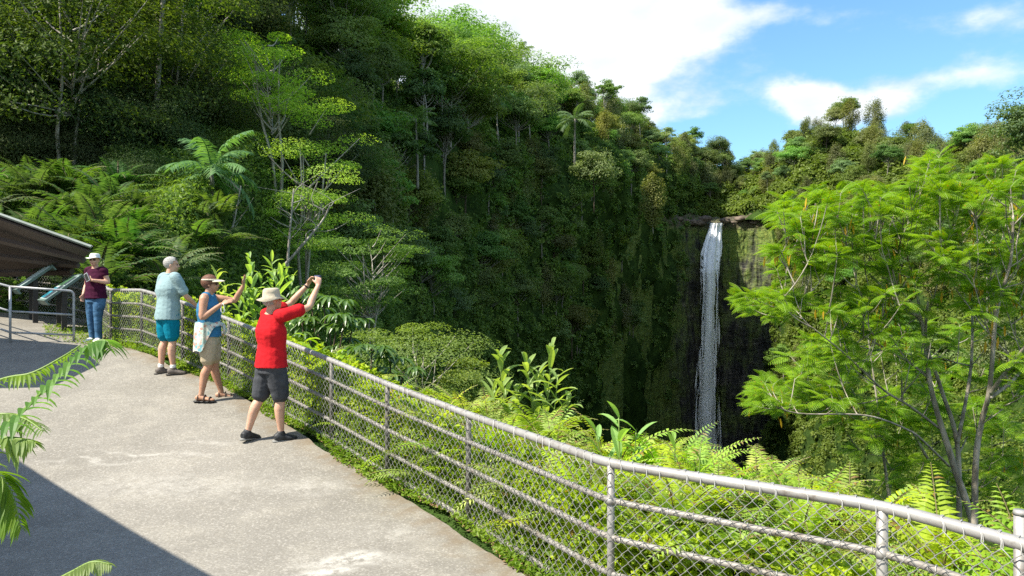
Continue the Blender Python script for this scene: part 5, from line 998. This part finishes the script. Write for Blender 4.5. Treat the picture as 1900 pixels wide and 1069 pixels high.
part('knot', remesh([ell(P+[-.05, .172, .12], (.035, .022, .03)), limb([P+[-.05, .18, .12], P+[-.10, .20, .04], P+[-.09, .19, -.03]], [.016, .022, .012]), limb([P+[-.04, .18, .12], P+[.01, .20, .05], P+[.0, .19, -.01]], [.016, .02, .012])], .01, 2), FLW)
wp = J['wrR']; th = np.linspace(0, 2*PI, 20); part('wrist_strap', tube(wp+np.stack([.012*np.sin(th*2)+.03, .022*np.sin(th)+.02, -.055+.062*np.cos(th)], -1), .0055, 6, False), M_WHITE)
# --- man in grey shirt leaning on the rail
b = at(311, 682, 11.45); yaw = math.radians(-40); q = fpos(np.array([arcL[11]-.18]), FH)[0]; hl = (q-b); cy_, sy_ = math.cos(-yaw), math.sin(-yaw); hw = np.array([hl[0]*cy_-hl[1]*sy_, hl[0]*sy_+hl[1]*cy_, hl[2]+.05]); print('rail hand local', hw)
o, TW, J, A, L, part, gpart = build_person(dict(label='grey haired man in pale grey shirt and teal shorts leaning on the rail', loc=b, yaw=yaw, hyaw=math.radians(-35), girth=1.13, skin=SKIN_A,
    J=dict(pelvis=(0, 0, .95), chest=(0, .01, 1.29), neck=(0, .02, 1.52), head=(.01, .06, 1.655), shR=(.20, .03, 1.46), elR=(.27, .15, 1.19), wrR=(.20, .36, 1.03), shL=(-.20, .03, 1.46), elL=(-.25, -.02, 1.18), wrL=(-.20, .14, 1.02), knR=(.10, .03, .51), anR=(.11, .03, .085), knL=(-.10, .0, .51), anL=(-.11, -.05, .085)),
    hdR=(-.05, 1, -.3), pnR=(-.1, -.3, -1), curlR=.9, hdL=(.1, .9, -.5), pnL=(.8, 0, -.3), curlL=.6, shirt=cloth('pale_grey_shirt', (.24, .345, .365), .06), sleeve=.80, flare=-.12, hem=.02, collar=True, pants=cloth('teal_shorts', (.0, .17, .26), .1), short=.88, legw=.100, shoe=plain('grey_brown_shoe', (.13, .11, .095), .7, noise=25), sock=True, ftR=(.6, 1), ftL=(.1, 1), sole=plain('dark_sole', (.05, .045, .04), .7)))
gpart('hair', [shell(L, A, (0, -.016, .034), (.086, .108, .098), lambda x, y, z: ((y < -.005+z*.9) & (z > -.06)) & ((y < .03) | (z > .07)))], M_HAIRG)
gpart('sunglasses', [(lambda VF: (VF[0]@A+L(s*.034, .064, .094), VF[1]))(ell((0, 0, 0), (.026, .010, .015))) for s in (-1, 1)], M_EYE)
p = TW(J['wrR']+np.array([.0, .10, -.05])); t = thing('cloth_bag', 'small white cloth bag hanging from the hand of the grey haired man', 'bag', p); g = Geo(); V, F = remesh([ell((0, 0, -.085), (.042, .026, .075)), ell((0, 0, -.02), (.02, .016, .05))], .008, 2, .008, 2); g.add(V+p, F); mk('bag', g, M_WHITE, t, True); g = Geo(); th = np.linspace(0, 2*PI, 14); g.add(*tube(p+np.stack([.02*np.cos(th), 0*th, .025+.035*np.sin(th)], -1), .005, 5, False)); mk('handle', g, M_WHITE, t, True)
# --- woman in dark purple
b = at(178, 629, 13.55); yaw = math.radians(162)
o, TW, J, A, L, part, gpart = build_person(dict(label='woman in dark purple top, blue jeans and white sun hat holding a phone', loc=b, scale=.95, yaw=yaw, hyaw=math.radians(22), girth=1.10, skin=SKIN_A,
    J=dict(pelvis=(0, 0, .88), chest=(0, .0, 1.19), neck=(0, .01, 1.40), head=(.0, .03, 1.535), shR=(.175, 0, 1.345), elR=(.27, -.04, 1.09), wrR=(.20, .10, .89), shL=(-.175, 0, 1.345), elL=(-.27, -.02, 1.12), wrL=(-.12, .19, 1.16), knR=(.09, .03, .47), anR=(.07, .0, .085), knL=(-.10, .05, .47), anL=(-.12, .05, .085)),
    hdR=(-.1, .3, -1), pnR=(-1, .2, 0), curlR=.5, hdL=(1, .25, .3), pnL=(.1, -1, .2), curlL=.9, shirt=cloth('dark_purple_top', (.048, .005, .024), .2, bump=(22, .5)), sleeve=.40, flare=-.06, pants=cloth('blue_jeans', (.05, .12, .22), .3, 8), long=True, shoe=plain('white_sneaker', (.72, .72, .72), .6), sole=M_WHITE, ftR=(.1, 1), ftL=(-.5, 1)))
gpart('hat', [brim_hat(L, A, .088, .050, .082, .060, .014, .05)], cloth('white_hat_cloth', (.74, .73, .70))); gpart('hair', [shell(L, A, (0, -.014, .02), (.086, .106, .094), lambda x, y, z: (y < .01) & (z < .08) & (z > -.06))], M_HAIRG)
gpart('sunglasses', [(lambda VF: (VF[0]@A+L(s*.033, .088, .010), VF[1]))(ell((0, 0, 0), (.027, .010, .018))) for s in (-1, 1)], M_EYE)
th = np.linspace(0, PI, 14); part('necklace', tube(J['neck']+np.stack([.075*np.cos(th), .085*np.sin(th)+.015, -.01-.14*np.sin(th)**2], -1), .005, 5), M_WHITE)
c0 = TW(J['wrL']+np.array([.085, .045, .055])); ay = nrm(TW((0, 1, 0))-TW((0, 0, 0))); ax_ = nrm(TW((1, 0, 0))-TW((0, 0, 0))); uz = nrm(np.array([0, 0, 1.])+ax_*.5); ax2 = np.cross(ay, uz)
ph = thing('phone', 'phone in a silver case in the hand of the woman in dark purple', 'phone', c0); g = Geo(); g.add(*box(c0, (.078, .011, .150), axes=np.stack([ax2, ay, uz]))); mk('case', g, plain('phone_silver', (.45, .47, .50), .3), ph); g = Geo(); g.add(*box(c0+ay*.0072, (.064, .003, .125), axes=np.stack([ax2, ay, uz]))); mk('screen', g, M_EYE, ph)
# --- visitor half hidden by the shelter roof
b = at(12, 606, 17.4); b[2] = gz(b[0], b[1]); yaw = math.radians(-120)
o, TW, J, A, L, part, gpart = build_person(dict(label='visitor in blue grey shirt and black shorts half hidden under the shelter roof', loc=b, yaw=yaw, hyaw=0, girth=1.12, skin=SKIN_A,
    J=dict(pelvis=(0, 0, .93), chest=(0, .03, 1.26), neck=(0, .06, 1.48), head=(0, .10, 1.61), shR=(.19, .05, 1.42), elR=(.24, .25, 1.27), wrR=(.10, .40, 1.42), shL=(-.19, .05, 1.42), elL=(-.24, .25, 1.25), wrL=(-.08, .40, 1.40), knR=(.10, .03, .50), anR=(.11, .02, .085), knL=(-.10, .0, .50), anL=(-.11, -.02, .085)),
    hdR=(-.2, .5, 1), pnR=(-1, .2, 0), hdL=(.2, .5, 1), pnL=(1, .2, 0), shirt=cloth('blue_grey_shirt', (.13, .20, .28)), sleeve=.7, flare=-.08, pants=cloth('black_shorts', (.02, .02, .025)), short=.95, legw=.10, shoe=plain('dark_trainer', (.05, .05, .055), .6), ftR=(.1, 1), ftL=(-.1, 1)))
gpart('cap', [brim_hat(L, A, .088, .045, .085, .03, .008)], M_WHITE)
